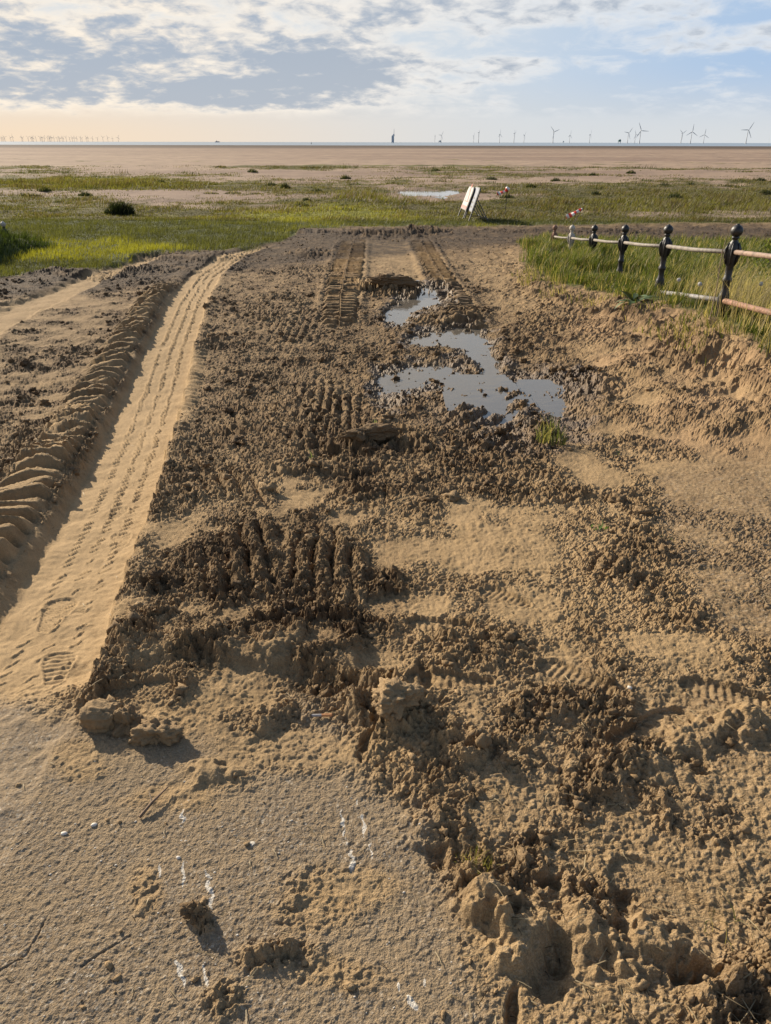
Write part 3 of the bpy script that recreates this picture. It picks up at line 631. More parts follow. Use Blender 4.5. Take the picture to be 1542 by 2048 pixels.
def far_masks(X, Y, U, V):
    n = fbm(X, Y, .06, 4, 201); n2 = fbm(X * .35, Y, .16, 4, 211); n3 = fbm(X, Y, .6, 3, 221)
    ns = fbm(X * .2, Y, .05, 4, 231)
    g = np.interp(V, [293, 300, 312, 322, 331, 336, 350, 362, 375, 395, 410, 470], [-.8, -.5, -.22, -.12, .14, .44, .42, .40, .54, .68, .88, 1.1])
    g = g + .42 * n + .40 * n2 + .22 * n3 + .25 * ns
    g += .55 * sstep(1.1, .5, ell(U, V, 150, 370, 330, 14)) + .4 * sstep(1.1, .5, ell(U, V, 1300, 400, 350, 25)) - .25 * sstep(1.2, .2, ell(U, V, 800, 376, 160, 8)) - .06 * sstep(1.2, .2, ell(U, V, 330, 386, 130, 9)) - .2 * sstep(1.2, .2, ell(U, V, 1150, 362, 300, 8))
    yl = sstep(.2, .7, .5 * sstep(1.2, .4, ell(U, V, 660, 425, 200, 22)) + .9 * sstep(1.2, .3, ell(U, V, 150, 505, 320, 34)) + .35 * sstep(1.2, .3, ell(U, V, 150, 368, 280, 16)) + .4 * n + .3 * n3)
    wt = sstep(299.5, 294, V) * .95 + .25 * sstep(.2, .6, ns) * sstep(320, 300, V)
    wt = np.maximum(wt, 0)
    return np.clip(g, 0, 1), np.clip(yl, 0, 1), np.clip(wt, 0, 1)
cov2, yel2, wet2 = far_masks(X2, Y2, U2, V2)
Z2 = B(Y2) + (fbm(X2, Y2, .22, 4, 240) * .10 + fbm(X2, Y2, 1.3, 2, 245) * .05 * cov2) * sstep(Y_SPLIT, Y_SPLIT + 3, Y2) * sstep(600, 120, Y2)
for poly in MWATER:
    sdw = poly_sd(U2 + 9 * fbm(X2, Y2, .5, 3, 247), V2 + 2.2 * fbm(X2, Y2, .7, 3, 249), poly); mw = sstep(-5, 2, sdw); wz = float(B(Y_of(387))) ; Z2 = Z2 * (1 - mw) + (wz - .10) * mw; cov2 *= 1 - .9 * sstep(-3, 2, sdw)
F2V = np.stack([X2.ravel(), Y2.ravel(), Z2.ravel()], 1).astype(np.float32)
me = mesh_np('salt_marsh', F2V, grid_faces(*X2.shape), 4); smooth(me); fattr(me, 'cover', cov2); fattr(me, 'yellow', yel2); fattr(me, 'wet', wet2)
link('salt_marsh_and_beach', me, M_MARSH, kind='structure')
sx = np.array([-80000, 80000]); sy = np.array([1296, 2000, 3500, 7000, 15000, 40000, 80000.])
gx, gy = np.meshgrid(np.linspace(-80000, 80000, 9), sy)
me = mesh_np('sea', np.stack([gx.ravel(), gy.ravel(), np.full(gx.size, -2.93)], 1), grid_faces(len(sy), 9), 4)
link('sea', me, M_SEA, kind='structure')

def water_sheet(name, poly, z, grow, lookup, m, **p):
    pts = [P(u, v) for u, v in poly]; cx = sum(a for a, _ in pts) / len(pts); cy = sum(b for _, b in pts) / len(pts)
    xs = [a for a, _ in pts]; ys = [b for _, b in pts]
    w, h = (max(xs) - min(xs)) / 2 + grow, (max(ys) - min(ys)) / 2 + grow; mx, my_ = (max(xs) + min(xs)) / 2, (max(ys) + min(ys)) / 2
    nx, ny = 90, 90; gx, gy = np.meshgrid(np.linspace(mx - w, mx + w, nx), np.linspace(my_ - h, my_ + h, ny))
    V_, zc = row_of(gy); U_ = 771 + gx / zc * F
    keep = (poly_sd(U_, V_, poly) > -lookup).ravel(); f = grid_faces(ny, nx); f = f[keep[f].all(1)]
    used = np.unique(f); remap = -np.ones(nx * ny, int); remap[used] = np.arange(len(used))
    vts = np.stack([gx.ravel(), gy.ravel(), np.full(gx.size, z)], 1)[used]
    return link(name, mesh_np(name, vts, remap[f], 4), m, kind='structure', **p)
for k, dz in (('a', -.022), ('b', -.020), ('c', -.017), ('f', -.018), ('d', -.017), ('e', -.017)):
    vm = sum(v for _, v in PUD[k]) / len(PUD[k]); water_sheet('puddle', PUD[k], float(B(Y_of(vm))) + dz, .6, 42, M_PUD)
water_sheet('puddle', MWATER[0], float(B(Y_of(387))) - .03, 4, 6, M_PUD)

# ------------------------------------------------------------------ loose crumbs and clods
def ico(sub):
    import bmesh
    bm = bmesh.new(); bmesh.ops.create_icosphere(bm, subdivisions=sub, radius=1); v = np.array([x.co[:] for x in bm.verts]); f = np.array([[q.index for q in x.verts] for x in bm.faces]); bm.free(); return v, f
def n3d(v, f, seed):
    x, y, z = v[:, 0] * f + seed * 1.7, v[:, 1] * f + seed * .9, v[:, 2] * f - seed * 1.3
    return (perlin(x, y, seed) + perlin(y + 7.3, z, seed + 1) + perlin(z + 3.1, x, seed + 2)) * .62
def lump(v, seed, amp=.3, f=1.3):
    n = n3d(v, f, seed) + .55 * n3d(v, f * 2.2, seed + 3) + .35 * n3d(v, f * 4.6, seed + 6)
    return v * (1 + amp * n)[:, None]
area = (zc_r / F * 1.8)[:, None] * np.abs(np.gradient(rows))[:, None] * np.ones((1, nc)); inner = np.zeros((nr, nc)); inner[:, 50:-50] = 1; inner[rows < .6] = 0
rough = masks['rough'].reshape(nr, nc); zc_full = zc_r[:, None] * np.ones((1, nc))
def scatter_crumbs(name, n, sub, rmin, rmax, w):
    w = (w / w.sum()).ravel(); idx = rng.choice(nr * nc, n, p=w)
    v0, f0 = ico(sub); protos = [lump(v0, s, .75, 1.6) for s in range(14)]
    V_ = np.empty((n, len(v0), 3), np.float32)
    r = rmin * (rmax / rmin) ** (rng.random(n) ** 2.2); a = rng.random(n) * 6.283; sq = .55 + .4 * rng.random(n)
    for p_ in range(14):
        s = np.arange(p_, n, 14); b = protos[p_][None] * r[s, None, None]; b = b * np.stack([np.ones(len(s)), .65 + .35 * rng.random(len(s)), sq[s]], 1)[:, None]
        c_, s_ = np.cos(a[s])[:, None], np.sin(a[s])[:, None]
        V_[s, :, 0] = b[..., 0] * c_ - b[..., 1] * s_; V_[s, :, 1] = b[..., 0] * s_ + b[..., 1] * c_; V_[s, :, 2] = b[..., 2]
    pos = GV[idx] + np.stack([(rng.random(n) - .5) * .01, (rng.random(n) - .5) * .01, r * sq * .25], 1); V_ += pos[:, None].astype(np.float32)
    Fc = (f0[None] + np.arange(n)[:, None, None] * len(v0)).reshape(-1, 3)
    me = mesh_np(name, V_.reshape(-1, 3), Fc, 3); fattr(me, 'mud', np.repeat(masks['mud'][idx], len(v0))); fattr(me, 'wet', np.repeat(masks['wet'][idx], len(v0)))
    return link(name, me, M_CRUMB, kind='stuff')
dens = np.clip(rough - .08, 0, 1) ** 1.3 * (1 - masks['green'].reshape(nr, nc)) * inner * area * (1 - masks['smooth'].reshape(nr, nc))
scatter_crumbs('soil_crumbs', 15000, 1, .003, .013, dens / zc_full ** 1.6 + .02 * masks['asphalt'].reshape(nr, nc) * inner * area / zc_full ** 2)
scatter_crumbs('soil_clods', 3000, 2, .008, .026, dens * np.clip(rough, .2, 1.4) / zc_full ** .9)

lw = dens * np.clip(rough - .45, 0, 1) / zc_full ** .7 * (zc_full < 13)
scatter_crumbs('soil_lumps', 420, 3, .018, .045, lw * (zc_full > 3.2))

# ------------------------------------------------------------------ grass as stuff
def blades(name, pos, h, wd, col, lean=.35, seg=2, wind=(.25, -.1), parent=None, **p):
    n = len(pos); a = rng.random(n) * 6.283; la = rng.random(n) * 6.283; ll = h * lean * rng.random(n)
    dx_, dy_ = np.cos(a) * wd / 2, np.sin(a) * wd / 2; lx, ly = np.cos(la) * ll + wind[0] * h, np.sin(la) * ll + wind[1] * h
    ts = [(0, 1.0), (.5, .75), (1, 0)] if seg == 2 else [(0, 1.0), (1, 0)]
    vs = []
    for t, w in ts:
        cx, cy, cz = pos[:, 0] + lx * t * t, pos[:, 1] + ly * t * t, pos[:, 2] + h * t * (1 - .12 * t * t)
        if w: vs += [np.stack([cx - dx_ * w, cy - dy_ * w, cz], 1), np.stack([cx + dx_ * w, cy + dy_ * w, cz], 1)]
        else: vs += [np.stack([cx, cy, cz], 1)]
    k = len(vs); V_ = np.stack(vs, 1)
    pat = [(0, 1, 3), (0, 3, 2), (2, 3, 4)] if seg == 2 else [(0, 1, 2)]
    Fc = (np.array(pat)[None] + np.arange(n)[:, None, None] * k).reshape(-1, 3)
    me = mesh_np(name, V_.reshape(-1, 3), Fc, 3); cattr(me, 'tint', np.repeat(col, k, 0))
    return link(name, me, M_BLADE, parent, **p)
def tints(n, a, b, dry=.1, dryc=(.32, .25, .12), t=None):
    t = rng.random(n) if t is None else np.clip(t + (rng.random(n) - .5) * .5, 0, 1)
    c = np.array(a)[None] * (1 - t[:, None]) + np.array(b)[None] * t[:, None]
    c *= (.75 + .5 * rng.random(n))[:, None]; d = rng.random(n) < dry; c[d] = np.array(dryc) * (.7 + .6 * rng.random(d.sum()))[:, None]
    return c
GREEN = masks['green'].reshape(nr, nc)
FFg = X - fence_x(Yg)
# bank grass round the railing
w = GREEN * inner * area * (FFg > -1.7) * (Yg > 5) * (Yg < 21) * (np.abs(X) < 14); w = np.where(w > .0, w, 0) / zc_full ** 1.2; w *= (1 + 3.5 * np.exp(-(FFg + .3) ** 2)) * np.clip(.45 + 1.3 * fbm(X, Yg, 1.1, 3, 303) + .05 * np.maximum(Yg - 10, 0), .05, 1.5)
idx = rng.choice(nr * nc, 42000, p=(w / w.sum()).ravel()); pos = GV[idx] + (rng.random((42000, 3)) - .5) * np.array([.06, .12, 0])
cl = fbm(pos[:, 0], pos[:, 1], 1.3, 3, 301); hh = np.clip(.17 + .14 * cl, .05, .5) * (.5 + .8 * rng.random(len(pos))) * np.interp(pos[:, 1], [6, 9, 11, 13, 16, 20], [.6, .6, .85, 1.3, 1.4, .9])
blades('bank_grass', pos, hh, np.interp(pos[:, 1], [5, 20], [.006, .013]), tints(len(pos), (.035, .052, .010), (.10, .115, .020), .2, t=.5 + cl), wind=(.10, -.06), lean=.6, kind='stuff')
n = 2400; sy_ = 5.4 + rng.random(n) ** .8 * 8.5; off_ = np.interp(sy_, [6, 7.9, 9.2, 10.5, 12, 15], [.05, .12, .30, .62, 1.0, 1.05]); sx_ = fence_x(sy_) - off_ * .9 - .05 - .55 * rng.random(n) ** 1.5
cl = fbm(sx_, sy_, 1.6, 2, 305); ok = cl > .0; sx_, sy_ = sx_[ok], sy_[ok]; n = len(sx_); c_i = np.array([np.argmin(np.abs(rows - b)) for b in sy_]); pos = np.array([(a, b, hxy(a, b)) for a, b in zip(sx_, sy_)])
blades('bank_edge_weeds', pos, .05 + .16 * rng.random(n) ** 1.5, np.full(n, .008), tints(n, (.05, .06, .015), (.13, .13, .03), .35), .9, 2, (-.25, -.25), kind='stuff')
# marsh grass inside the near sheet
w = GREEN * inner * area * (FFg < 40) * ((FFg < -1.6) | (Yg > 21)) * (Yg > 9); w = w / zc_full ** 1.0
N = 60000; idx = rng.choice(nr * nc, N, p=(w / w.sum()).ravel()); pos = GV[idx] + (rng.random((N, 3)) - .5) * np.array([.05, .3, 0])
_, yln, _ = far_masks(pos[:, 0], pos[:, 1], Ug.ravel()[idx], Vg.ravel()[idx]); cl = fbm(pos[:, 0], pos[:, 1], .8, 3, 311)
hh = np.clip(.09 + .07 * cl, .03, .3) * (.5 + rng.random(N)) * (1 + 1.2 * sstep(-7.6, -8.5, pos[:, 0]) * (pos[:, 1] < 19))
ca = np.array((.072, .072, .022))[None] * (1 - yln[:, None]) + np.array((.19, .175, .025))[None] * yln[:, None]
ca *= (.6 + .8 * rng.random(N))[:, None]; ca *= (1 + .35 * cl)[:, None]; ca = np.maximum(ca, .008); mound_shade = (pos[:, 0] < -7.9) & (pos[:, 1] < 19.0); ca[mound_shade] = np.array((.035, .048, .012)) * (.6 + .8 * rng.random(mound_shade.sum()))[:, None]  # left mound's shade is painted in: its blades get a darker green
blades('marsh_edge_grass', pos, hh, np.full(N, .014), ca, .5, 1, kind='stuff')
# marsh grass beyond
w = np.clip(cov2 * 1.3 - .25, 0, 1) * (V2 > 333) * np.abs(np.gradient(rows2))[:, None] * (zc2 / F)[:, None]; w[:, :20] = 0; w[:, -20:] = 0; w /= (zc2[:, None]) ** 1.75
N = 170000; idx = rng.choice(w.size, N, p=(w / w.sum()).ravel()); dyr = np.abs(np.gradient(rows2))[idx // w.shape[1]]; dxr = zc2[idx // w.shape[1]] / F * 3
pos = F2V[idx] + (rng.random((N, 3)) - .5) * np.stack([dxr, dyr, dyr * 0], 1)
cl = fbm(pos[:, 0], pos[:, 1], .35, 4, 321); tall = np.maximum(sstep(1.2, .5, ell(U2.ravel()[idx], V2.ravel()[idx], 150, 372, 330, 12)), .8 * sstep(1.2, .5, ell(U2.ravel()[idx], V2.ravel()[idx], 1400, 410, 330, 22)))
tall = np.maximum(tall, sstep(1.2, .5, ell(U2.ravel()[idx], V2.ravel()[idx], 760, 397, 130, 10)))
hh = np.clip(.07 + .09 * cl, .025, .35) * (.5 + rng.random(N)) * (1 + 1.3 * tall); yl = yel2.ravel()[idx]; yl = np.maximum(yl, .35 * tall)
ca = np.array((.098, .090, .028))[None] * (1 - yl[:, None]) + np.array((.19, .175, .03))[None] * yl[:, None]; brn = (rng.random(N) < .16 + .35 * sstep(.05, .5, cl)); ca[brn] = (.115, .085, .045); dk = (rng.random(N) < .10 + .5 * sstep(.1, .5, -cl)); ca[dk] *= .5
ca *= (.55 + .9 * rng.random(N))[:, None]
blades('marsh_grass', pos, hh, .010 + pos[:, 1] * .00055, ca, .5, 1, kind='stuff')
N = 9000; nt = 420; idx = rng.choice(w.size, nt, p=((w * (V2.ravel() < 425).reshape(w.shape)) / (w * (V2.ravel() < 425).reshape(w.shape)).sum()).ravel()); tid = rng.integers(0, nt, N)
sz_ = (.10 + .22 * rng.random(nt) ** 2) * np.interp(F2V[idx, 1], [25, 90], [.8, 2.2]); rr_ = sz_[tid] * np.sqrt(rng.random(N)) * 1.3; aa_ = rng.random(N) * 6.283
pos = F2V[idx][tid] + np.stack([rr_ * np.cos(aa_) * 1.5, rr_ * np.sin(aa_), 0 * rr_], 1)
ca = np.array([(.045, .05, .018), (.085, .065, .03), (.06, .062, .02)])[tid % 3] * (.6 + .8 * rng.random(N))[:, None]
blades('marsh_low_tufts', pos, sz_[tid] * (.4 + .6 * rng.random(N)), .012 + pos[:, 1] * .0006, ca, .8, 1, kind='stuff')
# straw and root fibres lying on the sand, pale chippings on the tarmac
def strew(name, n, w_, lmin, lmax, wd, ca, cb):
    idx = rng.choice(nr * nc, n, p=(w_ / w_.sum()).ravel()); p0 = GV[idx] + np.array([0, 0, .002]); a = rng.random(n) * 6.283; l = lmin + (lmax - lmin) * rng.random(n) ** 1.8; a2 = a + (rng.random(n) - .5) * .9
    d1 = np.stack([np.cos(a), np.sin(a), .10 * rng.random(n)], 1) * l[:, None] / 2; d2 = np.stack([np.cos(a2), np.sin(a2), .25 * (rng.random(n) - .3)], 1) * l[:, None] / 2; sd_ = np.stack([-np.sin(a), np.cos(a), .3 + 0 * a], 1) * wd
    V_ = np.stack([p0 - d1 - sd_, p0 - d1 + sd_, p0 - sd_ + [0, 0, .003], p0 + sd_ + [0, 0, .003], p0 + d2], 1); Fc = (np.array([(0, 1, 3), (0, 3, 2), (2, 3, 4)])[None] + np.arange(n)[:, None, None] * 5).reshape(-1, 3)
    me = mesh_np(name, V_.reshape(-1, 3), Fc, 3); cattr(me, 'tint', np.repeat(tints(n, ca, cb, 0), 5, 0)); return link(name, me, M_BLADE, kind='stuff')
okz = inner * area * (1 - GREEN) / zc_full ** 1.5
strew('dry_straw', 1700, okz * (masks['straw'].reshape(nr, nc) + .06) * (zc_full < 8), .02, .085, .0011, (.22, .16, .09), (.46, .37, .23))
strew('dark_root_fibres', 1100, okz * (masks['straw'].reshape(nr, nc) * .7 + .3 * np.clip(rough, 0, 1)) * (zc_full < 5), .015, .06, .0010, (.05, .035, .02), (.10, .07, .04))
idx = rng.choice(nr * nc, 260, p=((inner * area * masks['asphalt'].reshape(nr, nc) * (zc_full < 3.2)) / (inner * area * masks['asphalt'].reshape(nr, nc) * (zc_full < 3.2)).sum()).ravel()); v0, f0 = ico(1)
r_ = .0012 + .0024 * rng.random(260) ** 2; V_ = (lump(v0, 3, .4) * np.array((1.2, .9, .5)))[None] * r_[:, None, None] + GV[idx][:, None]
me = mesh_np('pale_chippings', V_.reshape(-1, 3), (f0[None] + np.arange(260)[:, None, None] * len(v0)).reshape(-1, 3), 3); link('pale_chippings', me, simple('pale_chipping', (.42, .38, .32), .7, 0, .3, 300), kind='stuff')
# dry stalks near the nearest posts
n = 5200; sx_ = 2.9 + rng.random(n) ** .7 * 2.6; sy_ = 5.6 + rng.random(n) * 4.2; ok = (sx_ - fence_x(sy_)) > -.12 + .5 * (sy_ > 8.3) * rng.random(n); sx_, sy_ = sx_[ok], sy_[ok]
pos = np.array([(a, b, hxy(a, b)) for a, b in zip(sx_, sy_)]); n = len(pos)
blades('dry_stalks', pos, .22 + .42 * rng.random(n) ** 1.5, np.full(n, .005), tints(n, (.22, .17, .09), (.44, .35, .2), 0), .7, 2, (.1, -.25), kind='stuff')

print('TRIS', 2 * (nr - 1) * (nc - 1), 2 * X2.size)

# ================================================================== THINGS
M_IRON = simple('black_gloss_iron', (.012, .011, .011), .48, 0, .6, 22, .006)
M_WHITE = simple('flaking_white_paint', (.42, .37, .31), .7, 0, .35, 40, .003)
M_RUST = simple('rusty_iron', (.20, .105, .065), .8, 0, .4, 40, .003)
M_PALE = simple('weathered_pale_rail', (.155, .132, .108), .7, 0, .4, 14, .004)
M_PINK = simple('worn_pink_brown_rail', (.185, .125, .090), .7, 0, .4, 14, .004)
M_GREYW = simple('grey_flaking_rail', (.20, .19, .18), .7, 0, .5, 35, .003)
POST_PROF = [(.040, -.95), (.040, -.56), (.058, -.54), (.068, -.47), (.058, -.41), (.044, -.38), (.040, -.30), (.052, -.285), (.052, -.255), (.040, -.24), (.043, -.15), (.052, -.12), (.060, -.09), (.072, -.03), (.075, .02), (.066, .06), (.048, .09), (.034, .105), (.031, .122), (.042, .128), (.042, .142), (.026, .15), (.02, .155)]
def post_mesh():
    b = MB(); b.lathe([(r * .86, z) for r, z in POST_PROF], 18)
    for k in range(6):                                   # raised leaf ribs on the boss
        a = k * math.pi / 3; pts = [(.052 * math.cos(a), .052 * math.sin(a), -.12), (.075 * math.cos(a), .075 * math.sin(a), -.03), (.074 * math.cos(a), .074 * math.sin(a), .03), (.05 * math.cos(a), .05 * math.sin(a), .085)]
        b.tube(pts, [.006, .010, .010, .005], 6)
    return b.mesh('post', True)
def finial_mesh():
    b = MB(); r = .058; b.lathe([(r * math.sin(a) + .0005, .197 - r * math.cos(a)) for a in np.linspace(.25, math.pi - .02, 12)], 18); b.lathe([(.018, .252), (.018, .258), (.006, .263), (.0005, .264)], 10)
    return b.mesh('finial', True)
PMESH, FMESH = post_mesh(), finial_mesh()
PSLOTS = []
def post_obj(parent, loc, mat, label=None):
    p = link('post', PMESH if not PMESH.materials or PMESH.materials[0] == mat else PMESH.copy(), None, parent); p.location = loc
    if p.data.materials: p.data.materials[0] = mat
    else: p.data.materials.append(mat)
    f = link('finial', FMESH if not FMESH.materials or FMESH.materials[0] == mat else FMESH.copy(), None, p)
    if f.data.materials: f.data.materials[0] = mat
    else: f.data.materials.append(mat)
    if label: p['label'] = label
    return p
def rail_pt(Y): return Vector((float(fence_x(Y)), Y, float(rail_z(Y)) if Y > 7.9 else .615 + (7.9 - Y) * .094))
ys_f = [p.y for p in FENCE]; y_off = ys_f[0] - 2.15
base = Vector((float(fence_x(ys_f[0])), ys_f[0], .1))
rail = thing('railing', base, 'black ball-topped post and rail fence half buried in the grassy bank', 'railing')
pts_r = [rail_pt(y_off)] + [rail_pt(y) for y in ys_f]
for i, p in enumerate(pts_r):
    post_obj(rail, p - base, M_WHITE if i == 5 else M_RUST if i == 6 else M_IRON, 'post with white painted ball top' if i == 5 else 'rust brown post at the far end of the rail' if i == 6 else None)
for i in range(6):
    a, b = pts_r[i] - base, pts_r[i + 1] - base; d = (b - a).normalized() * .004
    m = MB(); m.tube([a + d, a.lerp(b, .5) + Vector((0, 0, -.012)), b - d], .0235, 12); m.build('upper_rail', M_PINK if i == 0 else M_PALE, rail, True, **({'label': 'worn pinkish brown rail span'} if i == 0 else {}))
low = Vector((0, 0, -.475))
for i in (0, 1):
    a, b = pts_r[i] - base + low, pts_r[i + 1] - base + low; a = a + (b - a) * .02
    if i == 1: b = a.lerp(b, .95) + Vector((0, 0, -.09))
    m = MB(); m.tube([a, a.lerp(b, .5), b], .027, 12); m.build('lower_rail', M_RUST if i == 0 else M_GREYW, rail, True, label='reddish rusty lower rail' if i == 0 else 'grey flaking lower rail sinking into the sand')
lp = PD(5, 450, 16.9) - Vector((0, 0, .197))
l_root = thing('railing_post', (lp.x, lp.y, lp.z - .45), 'lone ball-topped post with dark boss on the shaded grassy mound at the left edge', 'post')
pp = link('shaft', PMESH.copy(), None, l_root); pp.location = (0, 0, .45); pp.data.materials[0] = M_IRON
ff_ = link('finial', FMESH.copy(), None, l_root, label='pale worn ball top'); ff_.location = (0, 0, .45); ff_.data.materials[0] = M_WHITE

# ---- two folding signs
M_SGREY = simple('sign_frame_grey', (.06, .058, .056), .5, .3, .2, 30)
M_SWHITE = simple('sign_face_white', (.33, .30, .28), .5, 0, .08, 12)
M_SBLUE = simple('sign_face_blue_grey', (.13, .15, .20), .5, 0, .15, 9)
M_RED = simple('sign_red', (.55, .06, .04), .5, 0, .15, 20)
M_DARK = simple('sign_print_dark', (.10, .09, .10), .5, 0, .2, 20)
def folding_sign(ua, va, ub, vb, lean, hgt_, label, white):
    ax, ay = P(ua, va); bx, by = P(ub, vb); zb = float(B(ay)) + .02
    o = Vector(((ax + bx) / 2, (ay + by) / 2, zb)); t_ = thing('folding_sign', o, label, 'sign', 'folding signs on the grass')
    wv = Vector((bx - ax, by - ay, 0)); w = wv.length; wv.normalize(); up = Vector((lean, .06, hgt_)); L = up.length; up.normalize(); nrm = wv.cross(up).normalized()
    if nrm.x > 0: nrm = -nrm
    M = Matrix((wv.to_4d(), up.to_4d(), nrm.to_4d(), (0, 0, 0, 1))).transposed(); M[3] = (0, 0, 0, 1)
    for i in range(3): M[i][3] = 0
    lo, hi = .26 * L, L; hw = w / 2
    out = [(-hw, lo), (hw, lo), (hw, hi - .22)] + [(hw - .18 + .18 * math.cos(a), hi - .22 + .22 * math.sin(a)) for a in np.linspace(.2, math.pi / 2, 6)] + [(-hw + .18 - .18 * math.cos(a), hi - .22 + .22 * math.sin(a)) for a in np.linspace(math.pi / 2, .2, 6)] + [(-hw, hi - .22)]
    def plate(pts, z0, z1):
        b = MB(); n = len(pts); b.add([M @ Vector((x, y, z0)) for x, y in pts] + [M @ Vector((x, y, z1)) for x, y in pts], [tuple(range(n))[::-1], tuple(range(n, 2 * n))] + [(i, (i + 1) % n, (i + 1) % n + n, i + n) for i in range(n)]); return b
    plate(out, -.02, .02).build('board', M_SGREY, t_)
    k = .86; cy = (lo + hi) / 2
    plate([(x * k, cy + (y - cy) * .92) for x, y in out], .021, .027).build('face', M_SWHITE if white else M_SBLUE, t_)
    if white:
        plate([(-hw * .8, lo + .04), (hw * .8, lo + .04), (hw * .8, lo + .14), (-hw * .8, lo + .14)], .028, .031).build('red_band', M_RED, t_)
        tri = plate([(-hw * .6, lo + .26), (hw * .6, lo + .26), (0, lo + .26 + hw * 1.05)], .028, .031).build('warning_triangle', M_RED, t_)
        plate([(-hw * .36, lo + .295), (hw * .36, lo + .295), (0, lo + .295 + hw * .62)], .0315, .034).build('triangle_panel', M_SWHITE, t_)
    else:
        for q in range(3): plate([(-hw * .6, lo + .12 + q * .14), (hw * (.5 - .1 * q), lo + .12 + q * .14), (hw * (.5 - .1 * q), lo + .17 + q * .14), (-hw * .6, lo + .17 + q * .14)], .028, .031).build('print_bar', M_SGREY, t_)
    for s_ in (-1, 1):
        m = MB(); m.tube([M @ Vector((s_ * (hw - .03), 0, 0)), M @ Vector((s_ * (hw - .03), lo + .02, 0))], .022, 8); m.build('leg', M_SGREY, t_)
    foot = [Vector((lean + .30, wv.y * s_ * hw * .9 + .05, 0)) for s_ in (-1, 1)]
    for s_, f in zip((-1, 1), foot):
        m = MB(); m.tube([M @ Vector((s_ * (hw - .05), L * .66, -.03)), f], .014, 8); m.build('stay', M_SGREY, t_)
    m = MB(); m.tube([foot[0] + Vector((0, 0, .05)), foot[1] + Vector((0, 0, .05))], .012, 8); m.build('crossbar', M_SGREY, t_)
    m = MB(); m.tube([M @ Vector((0, .12, 0)), (foot[0] + foot[1]) / 2 + Vector((0, 0, .05))], .009, 6); m.build('spreader', M_SGREY, t_)
folding_sign(915, 433, 925, 439, .36, .96, 'white faced folding sign with a red band, leaning back at the left of the pair', True)
folding_sign(928, 437, 937, 443, .34, .98, 'blue-grey faced folding sign with rounded top at the right of the pair', False)

# ---- stakes with barrier tape
def tape_material():
    m, t, bs = material('red_white_tape'); co = t.node('ShaderNodeTexCoord').outputs['Object']; sp_ = t.node('ShaderNodeSeparateXYZ'); t.l.new(co, sp_.inputs[0])
    w = t.m('FRACT', t.m('MULTIPLY', t.m('ADD', sp_.outputs[0], t.m('MULTIPLY', sp_.outputs[2], .6)), 5.2))
    t.l.new(t.mix(t.ramp(w, .48, .52), (.70, .66, .62), (.60, .045, .022)), bs.inputs['Base Color']); bs.inputs['Roughness'].default_value = .4; return m
M_TAPE = tape_material(); M_STAKE = simple('dark_stake', (.10, .075, .05), .8, 0, .3, 40)
def stake(u, v, top, tail, wdt, label, knot):
    x, y = P(u, v); z = float(B(y)) - .05; t_ = thing('marker_stake', (x, y, z), label, 'stake', 'marker stakes with barrier tape')
    m = MB(); m.tube([(0, 0, 0), (top[0] * .5 + .01, top[1] * .5, top[2] * .5), top], .011, 7); m.build('rod', M_STAKE, t_)
    vs = []; n = 14; tp = Vector(top) - Vector((0, 0, .04)); tl = Vector(tail)
    for i in range(n):
        f = i / (n - 1); c = tp.lerp(tl, f) + Vector((0, .03 * math.sin(f * 9), .02 * math.sin(f * 7) * f)); a = .3 + 1.0 * math.sin(f * 4.0); h = wdt * (.35 + .65 * math.sin(min(1, f * 1.3) * 2.2))
        dv = Vector((.25 * math.sin(a), .5 * math.sin(a), math.cos(a * .6))) * h / 2; vs += [c - dv, c + dv]
    b = MB(); b.add(vs, [(2 * i, 2 * i + 1, 2 * i + 3, 2 * i + 2) for i in range(n - 1)]); o = b.build('tape', M_TAPE, t_, True)
    sm_ = o.modifiers.new('thick', 'SOLIDIFY'); sm_.thickness = .004
    if knot:
        q, f = ico(2); q = lump(q, 5, .5) * .075; b = MB(); b.add([Vector(p) + Vector(top) + Vector((.02, 0, .03)) for p in q], f); b.build('tape_knot', M_TAPE, t_, True)
stake(1008, 432, (.02, 0, .90), (-.32, .0, .78), .14, 'upright stake topped with a knot of red and white tape before a tussock', True)
stake(1141, 449, (.32, 0, .56), (-.18, .0, .28), .16, 'leaning stake with striped red and white tape streaming down to the left', False)

